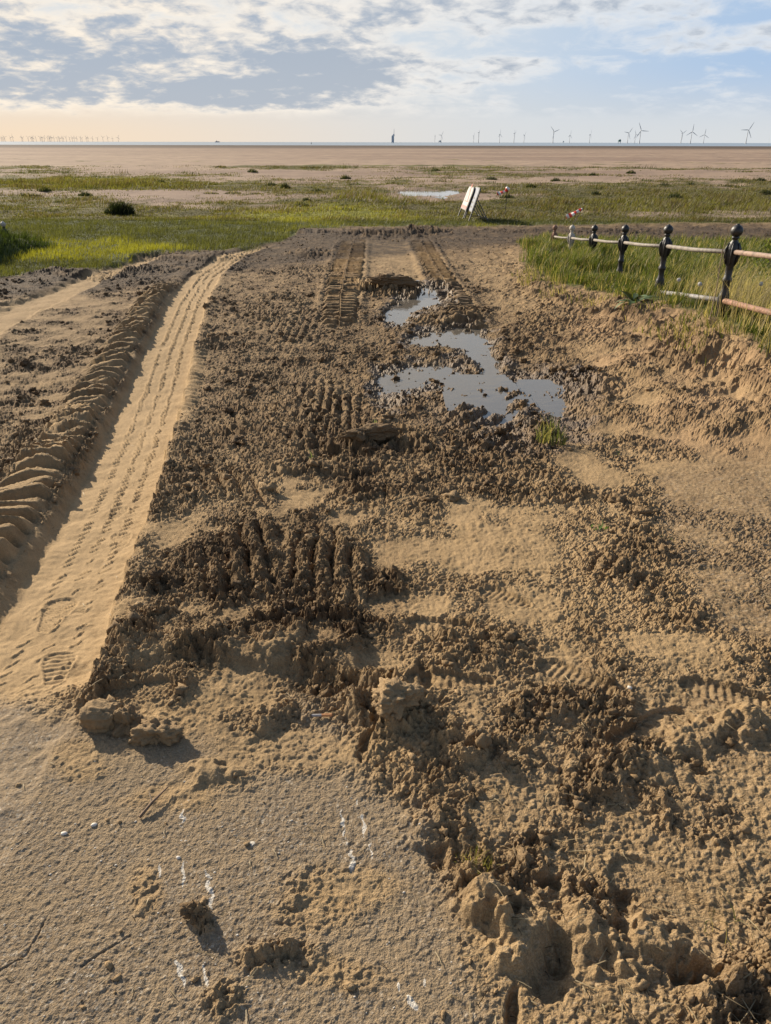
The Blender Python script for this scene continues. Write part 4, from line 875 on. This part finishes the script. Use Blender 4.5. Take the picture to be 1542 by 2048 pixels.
# ---- wind turbines, platforms, ship out at sea
M_TURB = simple('turbine_grey', (.30, .31, .33), .5, 0, .05, 1); M_PLAT = simple('platform_steel', (.22, .27, .32), .6, 0, .2, 4); M_TEAL = simple('platform_teal', (.05, .12, .12), .6, 0, .2, 4); M_FAR = simple('far_turbine_grey', (.34, .33, .33), .5, 0, .05, 1)
def unit_tower():
    b = MB(); b.lathe([(.05, -.03), (.05, .07), (.034, .075), (.018, 1.0)], 12); return b
def unit_nacelle():
    b = MB(); b.box((0, .03, 1.01), (.045, .13, .05)); b.lathe([(.0005, .0), (.02, .01), (.026, .04)], 10); b.v = b.v[:8] + [(x, -.045 - .06 + z + .03, 1.01 + y) for x, y, z in b.v[8:]]; return b
def unit_blade(a, ln=.70):
    b = MB(); vs = []
    for r, c, th in ((.0, .020, .018), (.05, .030, .016), (.16, .062, .012), (.45, .042, .008), (ln * .92, .022, .004), (ln, .006, .002)):
        for dx_, dy_ in ((-c * .35, 0), (0, th / 2), (c * .65, 0), (0, -th / 2)):
            x, z = dx_, r; vs.append((x * math.cos(a) + z * math.sin(a), -.085 + dy_, 1.01 - x * math.sin(a) + z * math.cos(a)))
    fs = [(i * 4 + k, i * 4 + (k + 1) % 4, i * 4 + 4 + (k + 1) % 4, i * 4 + 4 + k) for i in range(5) for k in range(4)] + [(20, 21, 22, 23)]
    b.add(vs, fs); return b
TW, NA = unit_tower().mesh('tower', True), unit_nacelle().mesh('nacelle'); TW.materials.append(M_TURB); NA.materials.append(M_TURB)
def at_sea(u, px_h, H): D = H * 1848 / px_h; return Vector(((u - 771) / F * D * cp, D, -2.93)), D
GR = 'wind turbines out at sea on the right of the horizon'
def turbine(u, hub_v, rot, yaw, label, bl=.70):
    loc, D = at_sea(u - 2, 285.2 - hub_v, 80); t_ = thing('wind_turbine', loc, label, 'wind turbine', GR, R(yaw)); t_.scale = (80, 80, 80)
    link('tower', TW, None, t_); link('nacelle', NA, None, t_)
    for k in range(3): unit_blade(R(rot + 120 * k), bl).build('blade', M_TURB, t_)
for a in ((1492, 258.2, 30, 8, 'tallest wind turbine, at the far right of the horizon'),
          (1407, 268, 4, -20, 'small wind turbine just right of a tall one with an upright blade'),
          (1381, 262, 1, 10, 'tall wind turbine with one blade straight up, second tallest from the right'),
          (1362, 265.5, 60, 35, 'wind turbine with upper blades in a narrow V, left of the upright-bladed one'),
          (1279, 259.8, -26, 5, 'large wind turbine with a wide V of blades, right of a cluster of three'),
          (1269.5, 268.6, 90, 30, 'small wind turbine squeezed between two larger ones in a cluster of three'),
          (1255, 264.8, 38, 25, 'leftmost wind turbine of a cluster of three, one blade raking up to the right'),
          (1179, 268.4, 20, 60, 'slim wind turbine standing alone left of the small teal platform'),
          (1139, 269.8, 10, 50, 'short wind turbine just right of the tiny low platform'),
          (1106, 262.6, 72, 30, 'wind turbine with one blade flat to the right, tallest left of teal platform'),
          (1048, 270.4, 40, 60, 'small wind turbine with one blade raking up, last in a loose row of three'),
          (1028, 266.2, 180, 70, 'nearly edge-on wind turbine with stubby top, middle of a loose row of three'),
          (999, 268.4, 0, 55, 'wind turbine with a thin upright blade, first in a loose row of three'),
          (957, 264.6, 60, 78, 'dark edge-on wind turbine beside a shorter one'),
          (947, 271.6, 30, 70, 'short wind turbine just left of the dark edge-on one'),
          (882.5, 270.4, 35, 45, 'small wind turbine beside a low platform, one blade raking up'),
          (870, 272, 180, 80, 'shortest bare-looking turbine tower, left end of the right-hand farm')): turbine(*a)
far_protos = []
for k in range(5):
    b = MB()
    for q in [unit_tower()] + [unit_nacelle()] + [unit_blade(R(23 * k + 120 * j), .62) for j in range(3)]: b.add(q.v, q.f)
    far_protos.append(b.mesh('wind_turbine')); far_protos[-1].materials.append(M_FAR)
rnd = random.Random(4)
for i, xz in enumerate((8, 17, 25, 35, 80, 97, 165, 172, 215, 240, 247, 252, 275, 308, 318, 325, 338, 365, 378, 384, 395, 413, 438, 452, 458, 475, 485, 508, 535, 555, 570, 588, 618, 630, 665, 675, 710, 748, 790, 828, 865, 908)):
    hp = 7.4 + rnd.random() * 1.6 + (2 if xz in (165, 97) else 0); loc, D = at_sea(xz / 3.855, hp, 80)
    o = link('wind_turbine', far_protos[i % 5], None, None, label='tiny hazy wind turbine in the dense far-off row on the left horizon', category='wind turbine', group='far wind farm on the left horizon'); o.location = loc; o.scale = (80, 80, 80); o.rotation_euler.z = R(rnd.uniform(-50, 50))
# tall sail-shaped jack-up
loc, D = at_sea(784, 19, 62); t_ = thing('offshore_tower', loc, 'tall pale slant-topped offshore tower with a thin mast on the horizon', 'offshore tower')
b = MB(); b.add([(-9, -7, 3), (9, -7, 3), (9, 7, 3), (-9, 7, 3), (-9, -7, 44), (9, -7, 62), (9, 7, 62), (-9, 7, 44)], [(0, 3, 2, 1), (0, 1, 5, 4), (1, 2, 6, 5), (2, 3, 7, 6), (3, 0, 4, 7), (4, 5, 6, 7)]); b.build('hull', simple('pale_blue_steel', (.34, .40, .47), .6, 0, .2, .2), t_)
for x in (-4, 1, 5): b = MB(); b.box((x, -7.2, 26), (1.2, .6, 40)); b.build('rib', M_PLAT, t_)
b = MB(); b.tube([(8, 0, 60), (9, 0, 92)], [1.6, .9], 8); b.build('mast', M_PLAT, t_)
for x in (-7, 7): b = MB(); b.tube([(x, 0, -3), (x, 0, 4)], 2, 8); b.build('leg', M_PLAT, t_)
b = MB(); b.tube([(9, 0, 60), (13, 0, 44)], 1.2, 8); b.build('crane_jib', M_PLAT, t_)
def platform(u, px, H, w, label, m):
    loc, D = at_sea(u, px, H); t_ = thing('offshore_platform', loc, label, 'platform', 'small offshore platforms')
    b = MB(); b.box((0, 0, H * .62), (w, w, H * .42)); b.box((w * .15, 0, H * .9), (w * .4, w * .5, H * .2)); b.build('deck', m, t_)
    for x in (-1, 1):
        for y in (-1, 1): b = MB(); b.tube([(x * w * .42, y * w * .4, -3), (x * w * .36, y * w * .36, H * .45)], w * .06, 8); b.build('leg', M_PLAT, t_)
platform(1237, 8.2, 30, 20, 'small dark teal platform on legs between two clusters of turbines', M_TEAL)
platform(878, 5, 24, 26, 'low pale platform at the foot of a small turbine', M_PLAT); platform(1125, 4.5, 22, 13, 'tiny low platform just left of a short turbine', M_PLAT)
loc, D = at_sea(433, 4, 22); t_ = thing('ship', loc, 'tiny distant ship on the horizon right of the far wind farm', 'ship')
b = MB(); b.add([(-28, -5, 0), (26, -5, 0), (26, 5, 0), (-28, 5, 0), (-30, -6, 8), (32, -6, 9), (32, 6, 9), (-30, 6, 8)], [(0, 3, 2, 1), (0, 1, 5, 4), (1, 2, 6, 5), (2, 3, 7, 6), (3, 0, 4, 7), (4, 5, 6, 7)]); b.build('hull', M_PLAT, t_)
b = MB(); b.box((-8, 0, 13), (12, 8, 9)); b.box((10, 0, 11), (10, 8, 5)); b.build('superstructure', M_FAR, t_); b = MB(); b.tube([(-6, 0, 17), (-6, 0, 26)], .8, 6); b.build('mast', M_PLAT, t_)
loc = Vector(((621 - 771) / F * 2200 * cp, 2200, -2.93)); t_ = thing('buoy', loc, 'tiny dark buoy standing at the edge of the sea', 'buoy')
b = MB(); b.lathe([(.0, -.3), (1.6, -.2), (1.6, .8), (.6, 1.2), (.5, 4), (.01, 4.6)], 12); b.build('float', M_DARK, t_); b = MB(); b.tube([(0, 0, 4.5), (0, 0, 6)], .2, 6); b.build('lamp_mast', M_DARK, t_)

# ---- tussocks on the marsh
def tuft_mesh(name, n, rad, h, ca, cb, wd, lean=.5, dry=.1, seed=0, wind=(.05, -.05), dome=.7):
    global rng
    keep = rng; rng = np.random.default_rng(seed + 900)
    a = rng.random(n) * 6.283; r = rad * np.sqrt(rng.random(n)); pos = np.stack([r * np.cos(a), r * np.sin(a), np.full(n, -.02)], 1)
    hh = h * (1 - dome * (r / rad) ** 2) * (.55 + .6 * rng.random(n))
    o = blades(name, pos, hh, np.full(n, wd), tints(n, ca, cb, dry), lean, 2, wind); me = o.data; bpy.data.objects.remove(o); rng = keep; return me
TUS = [tuft_mesh('grass_tussock', 260, .30, .26, (.014, .020, .008), (.045, .055, .014), .022, .6, .06, k) for k in range(3)] + [tuft_mesh('grass_tussock', 200, .42, .16, (.030, .030, .014), (.075, .07, .025), .026, .8, .15, k + 5) for k in range(2)]
def tussock(u, v, s, k, label=None, sz=1.0):
    x, y = P(u, v)
    if v < 372: s *= .72; sz *= .8 + .4 * rnd.random()
    z = float(B(y)) + (.02 if y > Y_SPLIT else 0)
    o = link('grass_tussock', TUS[k], None, None, category='tussock', group='dark tussocks dotted over the marsh'); o.location = (x, y, z); o.scale = (s, s, s * sz); o.rotation_euler.z = rnd.random() * 6
    o['label'] = label or 'small dark grass tussock, one of many dotted over the marsh'
tussock(605, 415, 1.05, 0, 'rounded dark tussock in yellow-green grass left of the signs'); tussock(1013, 397, 1.2, 1, 'round dark tussock right behind the upright tape stake'); tussock(1237, 404, 1.25, 3, 'broad low dark tussock on the grass above the railing', 1.4)
tussock(569, 377, 1.0, 2, 'narrow upright tussock like a tuft of reeds on the pale sand', 1.7); tussock(55, 393, 1.3, 3, 'flat brownish tussock near the left edge'); tussock(1347, 396, 1.3, 0, 'dark tussock above the second post from the right'); tussock(320, 367, 1.6, 1, 'dark tussock on the sand strip left of centre')
for u, v, s, lb in ((512, 390, 1.0, 'small dark tussock straight above the start of the main tyre track'), (541, 373, 1.3, 'small tussock just left of the reed-like upright one'), (504, 345, 2.2, 'tussock far out at the upper edge of the marsh, left of centre'), (690, 358, 1.9, 'tussock far out left of the shallow marsh pool'),
        (170, 394, 1.2, 'small tussock on the left, between the flat brownish one and the wedge-shaped clump'), (420, 389, 1.0, 'small tussock in the row right of the dark wedge-shaped clump, leftmost of the row'), (465, 388, 1.0, 'small tussock in the row right of the wedge-shaped clump, second of the row'), (981, 359, 1.9, 'tussock far beyond the upright tape stake'),
        (1190, 388, .9, 'small tussock directly above the leaning tape stake'), (1185, 352, 2.0, 'tussock at the far marsh edge above the leaning tape stake'), (1290, 391, .9, 'small tussock right of the broad low one above the railing'), (1380, 369, 1.4, 'tussock far beyond the gap between the two nearest posts'),
        (965, 385, .9, 'small tussock just right of the two folding signs'), (1110, 362, 1.7, 'tussock on the far pale strip between the two tape stakes'), (1460, 372, 1.4, 'tussock far beyond the nearest railing post'), (632, 384, 1.0, 'small tussock beyond the rounded one in yellow-green grass'),
        (612, 402, .7, 'tiny tussock right behind the rounded one in yellow-green grass'), (440, 335, 2.2, 'low tussock alone on the bare sand beyond the marsh, left of centre'), (1326, 372, 1.2, 'tussock beyond the second post from the right'), (1520, 360, 1.8, 'far tussock near the right edge of the marsh'),
        (90, 384, 1.1, 'small tussock just beyond the flat brownish one at left'), (284, 372, 1.3, 'small tussock left of the dark one on the sand strip'), (1060, 374, 1.1, 'small tussock beyond and right of the upright tape stake'), (1260, 346, 2, 'far tussock on the sand above the broad low one'),
        (510, 488, .5, 'small weed tussock at the head of the main tyre track'), (1530, 385, 1.0, 'tussock at the right edge behind the railing'), (870, 342, 2.0, 'far tussock on the sand beyond the shallow marsh pool'), (30, 366, 1.2, 'tussock in the tall bright grass at the left edge')): tussock(u, v, s, rnd.randrange(5), lb)
o = link('gorse_clump', tuft_mesh('gorse_clump', 1100, .50, .62, (.010, .014, .006), (.030, .038, .010), .03, .7, .02, 31, (.22, 0)), None, None, label='large dark wedge-shaped clump standing alone on the green marsh at left', category='bush'); x, y = P(238, 430); o.location = (x, y, float(B(y)))

# ---- tufts and sprigs on the mud
def tuft(name, u, v, n, rad, h, ca, cb, label, wd=.006, lean=.6, dry=.15, seed=0, cat='grass tuft', wind=(.05, -.05)):
    p = hgt(u, v); o = link(name, tuft_mesh(name, n, rad, h, ca, cb, wd, lean, dry, seed, wind), None, None, label=label, category=cat); o.location = p; return o
tuft('grass_tuft', 1098, 892, 90, .11, .27, (.05, .065, .02), (.20, .19, .08), 'upright grass tuft growing at the near edge of the big puddle', .009, .7, .25, 41)
tuft('grass_tuft', 958, 1735, 130, .055, .07, (.09, .09, .02), (.22, .18, .06), 'yellowish grass tuft rooted in the mud mound near the bottom', .003, .9, .3, 42)
tuft('grass_tuft', 622, 925, 7, .03, .12, (.10, .13, .04), (.22, .24, .10), 'few pale grass blades by the dark trench', .006, .5, 0, 43)
tuft('grass_sprig', 1195, 1060, 26, .045, .05, (.05, .12, .02), (.12, .22, .05), 'bright green sprig lying on the sand right of centre', .007, 1.6, 0, 44, 'sprig')
tuft('grass_sprig', 920, 1058, 18, .05, .04, (.06, .11, .03), (.14, .18, .06), 'dull green sprig flattened on the sand left of the bright one', .006, 1.8, .1, 45, 'sprig')
tuft('grass_sprig', 750, 850, 12, .03, .08, (.16, .20, .08), (.26, .28, .14), 'pale green sprig at the left end of the puddles', .007, .6, 0, 46, 'sprig')
tuft('grass_tuft', 1462, 1862, 26, .06, .09, (.05, .06, .02), (.12, .12, .04), 'bent dark grass blades in the hollow at the lower right', .0035, 1.3, .2, 47)
tuft('moss_tuft', 425, 1978, 60, .03, .018, (.07, .08, .02), (.14, .14, .04), 'tiny green moss tuft on the tarmac near the bottom', .003, 1.2, .2, 48, 'moss')
tuft('grass_tuft', 1205, 612, 120, .20, .22, (.06, .07, .02), (.15, .15, .04), 'small grass tuft alone on the sandy slope below the railing', .012, .6, .3, 49)
tuft('grass_tuft', 1500, 690, 130, .16, .20, (.05, .07, .02), (.14, .16, .04), 'grass tuft hanging over the bank edge at far right below the rusty rail', .010, .9, .3, 50)
tuft('grass_sprig', 1330, 1080, 16, .05, .03, (.06, .10, .03), (.12, .14, .05), 'thin green blades on the dry grey sand at right', .004, 2.2, .3, 51, 'sprig')
tuft('grass_sprig', 1230, 905, 14, .06, .03, (.08, .11, .04), (.18, .17, .08), 'flattened leaf blades on the sand right of the puddle', .008, 2.0, .2, 52, 'sprig')

# ---- dandelion clocks, dock plant, dry stem, shrub
M_FLUFF = simple('dandelion_fluff', (.40, .385, .36), .9, 0, .1, 50); M_STEM = simple('green_stem', (.10, .11, .04), .7, 0, .2, 50); M_LEAF = simple('dock_leaf', (.045, .075, .016), .65, 0, .35, 14); M_STRAWM = simple('dry_stem', (.22, .16, .10), .8, 0, .3, 40)
def on_bank(u, v, y):                                      # a spot on the bank surface near depth y
    _, zc = row_of(np.array([y])); x = (u - 771) / F * float(zc[0]) * .97; return Vector((x, y, hxy(x, y)))
for u, y, h, lb in ((1352, 8.7, .26, 'white dandelion clock between the two nearest posts, nearer the left one'), (1392, 8.3, .25, 'white dandelion clock between the two nearest posts, nearer the right one'), (1510, 8.0, .27, 'white dandelion clock right of the nearest post')):
    p = on_bank(u, 550, y); t_ = thing('dandelion_clock', p, lb, 'dandelion', 'dandelion clocks in the long grass'); b = MB(); b.tube([(0, 0, -.02), (.01, 0, h * .6), (.0, 0, h)], .003, 6); b.build('stem', M_STEM, t_)
    q, f = ico(3); q = q * (.019 + .006 * rng.random(len(q)))[:, None]; b = MB(); b.add([(v_[0], v_[1], v_[2] + h + .02) for v_ in q], f); b.build('seed_head', M_FLUFF, t_)
def leaf_mesh(ln, w, bend):
    b = MB(); vs = []; n = 7
    for i in range(n):
        f = i / (n - 1); hw = w / 2 * math.sin(math.pi * (f * .9 + .08)) ** .8 * (1 + .12 * math.sin(f * 30)); x = ln * f; z = ln * (.75 * f - bend * f * f)
        vs += [(x, -hw, z + .12 * hw), (x, 0, z - .1 * hw), (x, hw, z + .12 * hw)]
    b.add(vs, [q for i in range(n - 1) for q in ((i * 3, i * 3 + 1, i * 3 + 4, i * 3 + 3), (i * 3 + 1, i * 3 + 2, i * 3 + 5, i * 3 + 4))]); me = b.mesh('leaf', True); me.materials.append(M_LEAF); return me
LM = [leaf_mesh(.30, .07, .55), leaf_mesh(.24, .08, .75), leaf_mesh(.34, .06, .35)]
p = on_bank(1272, 560, 9.25); t_ = thing('dock_plant', p, 'broad-leaved dark green dock plant at the bank edge left of the second post', 'plant')
for k in range(16):
    o = link('leaf', LM[k % 3], None, t_); o.rotation_euler = (rnd.uniform(-.2, .2), rnd.uniform(-.5, .3), k * 2.4); s = rnd.uniform(.7, 1.2); o.scale = (s, s, s)
p = on_bank(1418, 600, 7.6); t_ = thing('dry_stem', p, 'tall thin dead stem rising in front of the rail left of the nearest post', 'dead stem')
b = MB(); b.tube([(0, 0, -.05), (.01, 0, .35), (.0, .01, .7), (.03, 0, .98)], [.006, .005, .004, .002], 6); b.build('stalk', M_STRAWM, t_); b = MB()
for k in range(9):
    z = .45 + k * .06; a = k * 2.4; b.tube([(.01, 0, z), (.01 + .05 * math.cos(a), .05 * math.sin(a), z + .07)], [.003, .0015], 5)
b.build('side_shoot', M_STRAWM, t_)
p = on_bank(1530, 560, 10.3); t_ = thing('leafy_shrub', p + Vector((.35, 0, 0)), 'light green leafy shrub behind the rail at the right edge', 'shrub')
b = MB()
for k in range(14):
    a = k * 2.4; b.tube([(0, 0, -.05), (.2 * math.cos(a), .2 * math.sin(a), .35), (.42 * math.cos(a), .42 * math.sin(a), .45 + .03 * k)], [.008, .006, .003], 5)
b.build('stem', M_STRAWM, t_); n = 900; pos = rng.normal(0, 1, (n, 3)); pos /= np.linalg.norm(pos, axis=1)[:, None]; pos *= (rng.random(n) ** .4)[:, None] * np.array([.55, .5, .42]); pos[:, 2] += .42
blades('foliage', pos, np.full(n, .055) * (.6 + .8 * rng.random(n)), np.full(n, .028), tints(n, (.045, .065, .016), (.13, .15, .03), .05), 1.6, 2, (.1, -.2), t_, kind='stuff')

# ---- clods, twig, cigarette end, pebbles
def clod_obj(name, u, v, r, sq, amp, seed, label, mudv, cat='clod', dz=0.0, flat=None, rz=0.0, wetv=0.0):
    q, f = ico(5); q = lump(q, seed, amp, 1.1); nq = np.abs(ico(5)[0]) ** 4; nq /= nq.sum(1)[:, None]
    def tri(f_, sd2): return nq[:, 2] * clods(q[:, 0] * f_ + sd2, q[:, 1] * f_, 1, sd2, .8) + nq[:, 0] * clods(q[:, 1] * f_, q[:, 2] * f_ + sd2, 1, sd2, .8) + nq[:, 1] * clods(q[:, 2] * f_, q[:, 0] * f_ + sd2, 1, sd2, .8)
    fine = .20 * tri(3.2, seed) + .16 * tri(6.5, seed + 1) + .09 * tri(13, seed + 2) + .05 * n3d(q, 18, seed)
    if flat: q = np.sign(q) * np.abs(q) ** flat; fine *= .35
    q = q * (1 + fine - .1)[:, None] * np.array(sq) * r; c_, s_ = math.cos(rz), math.sin(rz); q = np.stack([q[:, 0] * c_ - q[:, 1] * s_, q[:, 0] * s_ + q[:, 1] * c_, q[:, 2]], 1)
    me = mesh_np(name, q, f, 3); fattr(me, 'mud', np.full(len(q), mudv)); fattr(me, 'wet', np.full(len(q), wetv)); p = hgt(u, v)
    o = link(name, me, M_CRUMB, None, label=label, category=cat, group='loose clods of soil'); o.location = p + Vector((0, 0, r * sq[2] * .35 + dz)); return o
clod_obj('soil_clod', 208, 1445, .062, (1.0, .8, .75), .30, 3, 'smooth-sided block of wet sand at the end of the tyre track', .25, flat=.72)
clod_obj('soil_clod', 262, 1452, .048, (.9, .9, .85), .5, 8, 'crumbly brown clod touching the right of the smooth block', .45)
clod_obj('soil_clod', 318, 1472, .050, (1.1, .9, .62), .55, 12, 'crumbled clod at the right end of the row beside the smooth block', .3)
clod_obj('soil_clod', 394, 1836, .024, (1.1, .9, .7), .6, 16, 'small dark clod with roots lying alone on the tarmac', .8)
clod_obj('soil_clod', 795, 1436, .062, (1.0, .95, .55), .6, 20, 'big cracked clod of sand in the middle of the foreground', .15)
clod_obj('soil_clod', 740, 890, .105, (1.6, .6, .45), .5, 24, 'long dark sod lying across the trench', .75, rz=.25)
clod_obj('soil_clod', 776, 582, .20, (1.3, .7, .42), .7, 28, 'dark broad heap of mud beside the far puddle', .8)
p = hgt(312, 1612) + Vector((0, 0, .012)); t_ = thing('twig', p, 'small forked brown twig on the tarmac left of centre', 'twig')
b = MB(); b.tube([(-.028, -.045, -.004), (-.005, -.005, .006), (.022, .05, .004)], [.0045, .004, .002], 7); b.build('stick', simple('twig_brown', (.15, .09, .05), .8, 0, .3, 80), t_); b = MB(); b.tube([(-.006, -.004, .006), (-.022, .028, .012)], [.003, .0012], 6); b.build('fork', M_STRAWM, t_)
p = hgt(648, 1437) + Vector((0, 0, .008)); t_ = thing('cigarette_end', p, 'half-buried cigarette end with orange filter beside the big cracked clod', 'cigarette end', rz=.03)
b = MB(); b.tube([(-.034, 0, 0), (-.006, 0, 0)], .0042, 12); b.build('paper', M_SWHITE, t_); b = MB(); b.tube([(-.0058, 0, 0), (.026, 0, 0)], .0043, 12); b.build('filter', simple('filter_orange', (.50, .22, .08), .6, 0, .2, 200), t_); b = MB(); b.tube([(-.037, 0, 0), (-.0342, 0, 0)], .0035, 10); b.build('burnt_tip', M_DARK, t_)
M_PEB = simple('pale_pebble', (.58, .52, .44), .6, 0, .15, 60)
for u, v, r, lb in ((189, 1651, .0065, 'pale oval pebble on the tarmac, right of its twin'), (129, 1668, .0065, 'pale oval pebble on the tarmac, left of its twin'), (1259, 1380, .007, 'tiny white pebble on the rough sand at right'), (358, 1716, .005, 'tiny pale pebble below the twig')):
    q, f = ico(2); b = MB(); b.add(lump(q, int(u), .2) * np.array((1.3, .9, .7)) * r, f); o = b.build('pebble', M_PEB, None, True, label=lb, category='pebble', group='pale pebbles'); o.location = hgt(u, v) + Vector((0, 0, r * .3)); o.rotation_euler.z = u
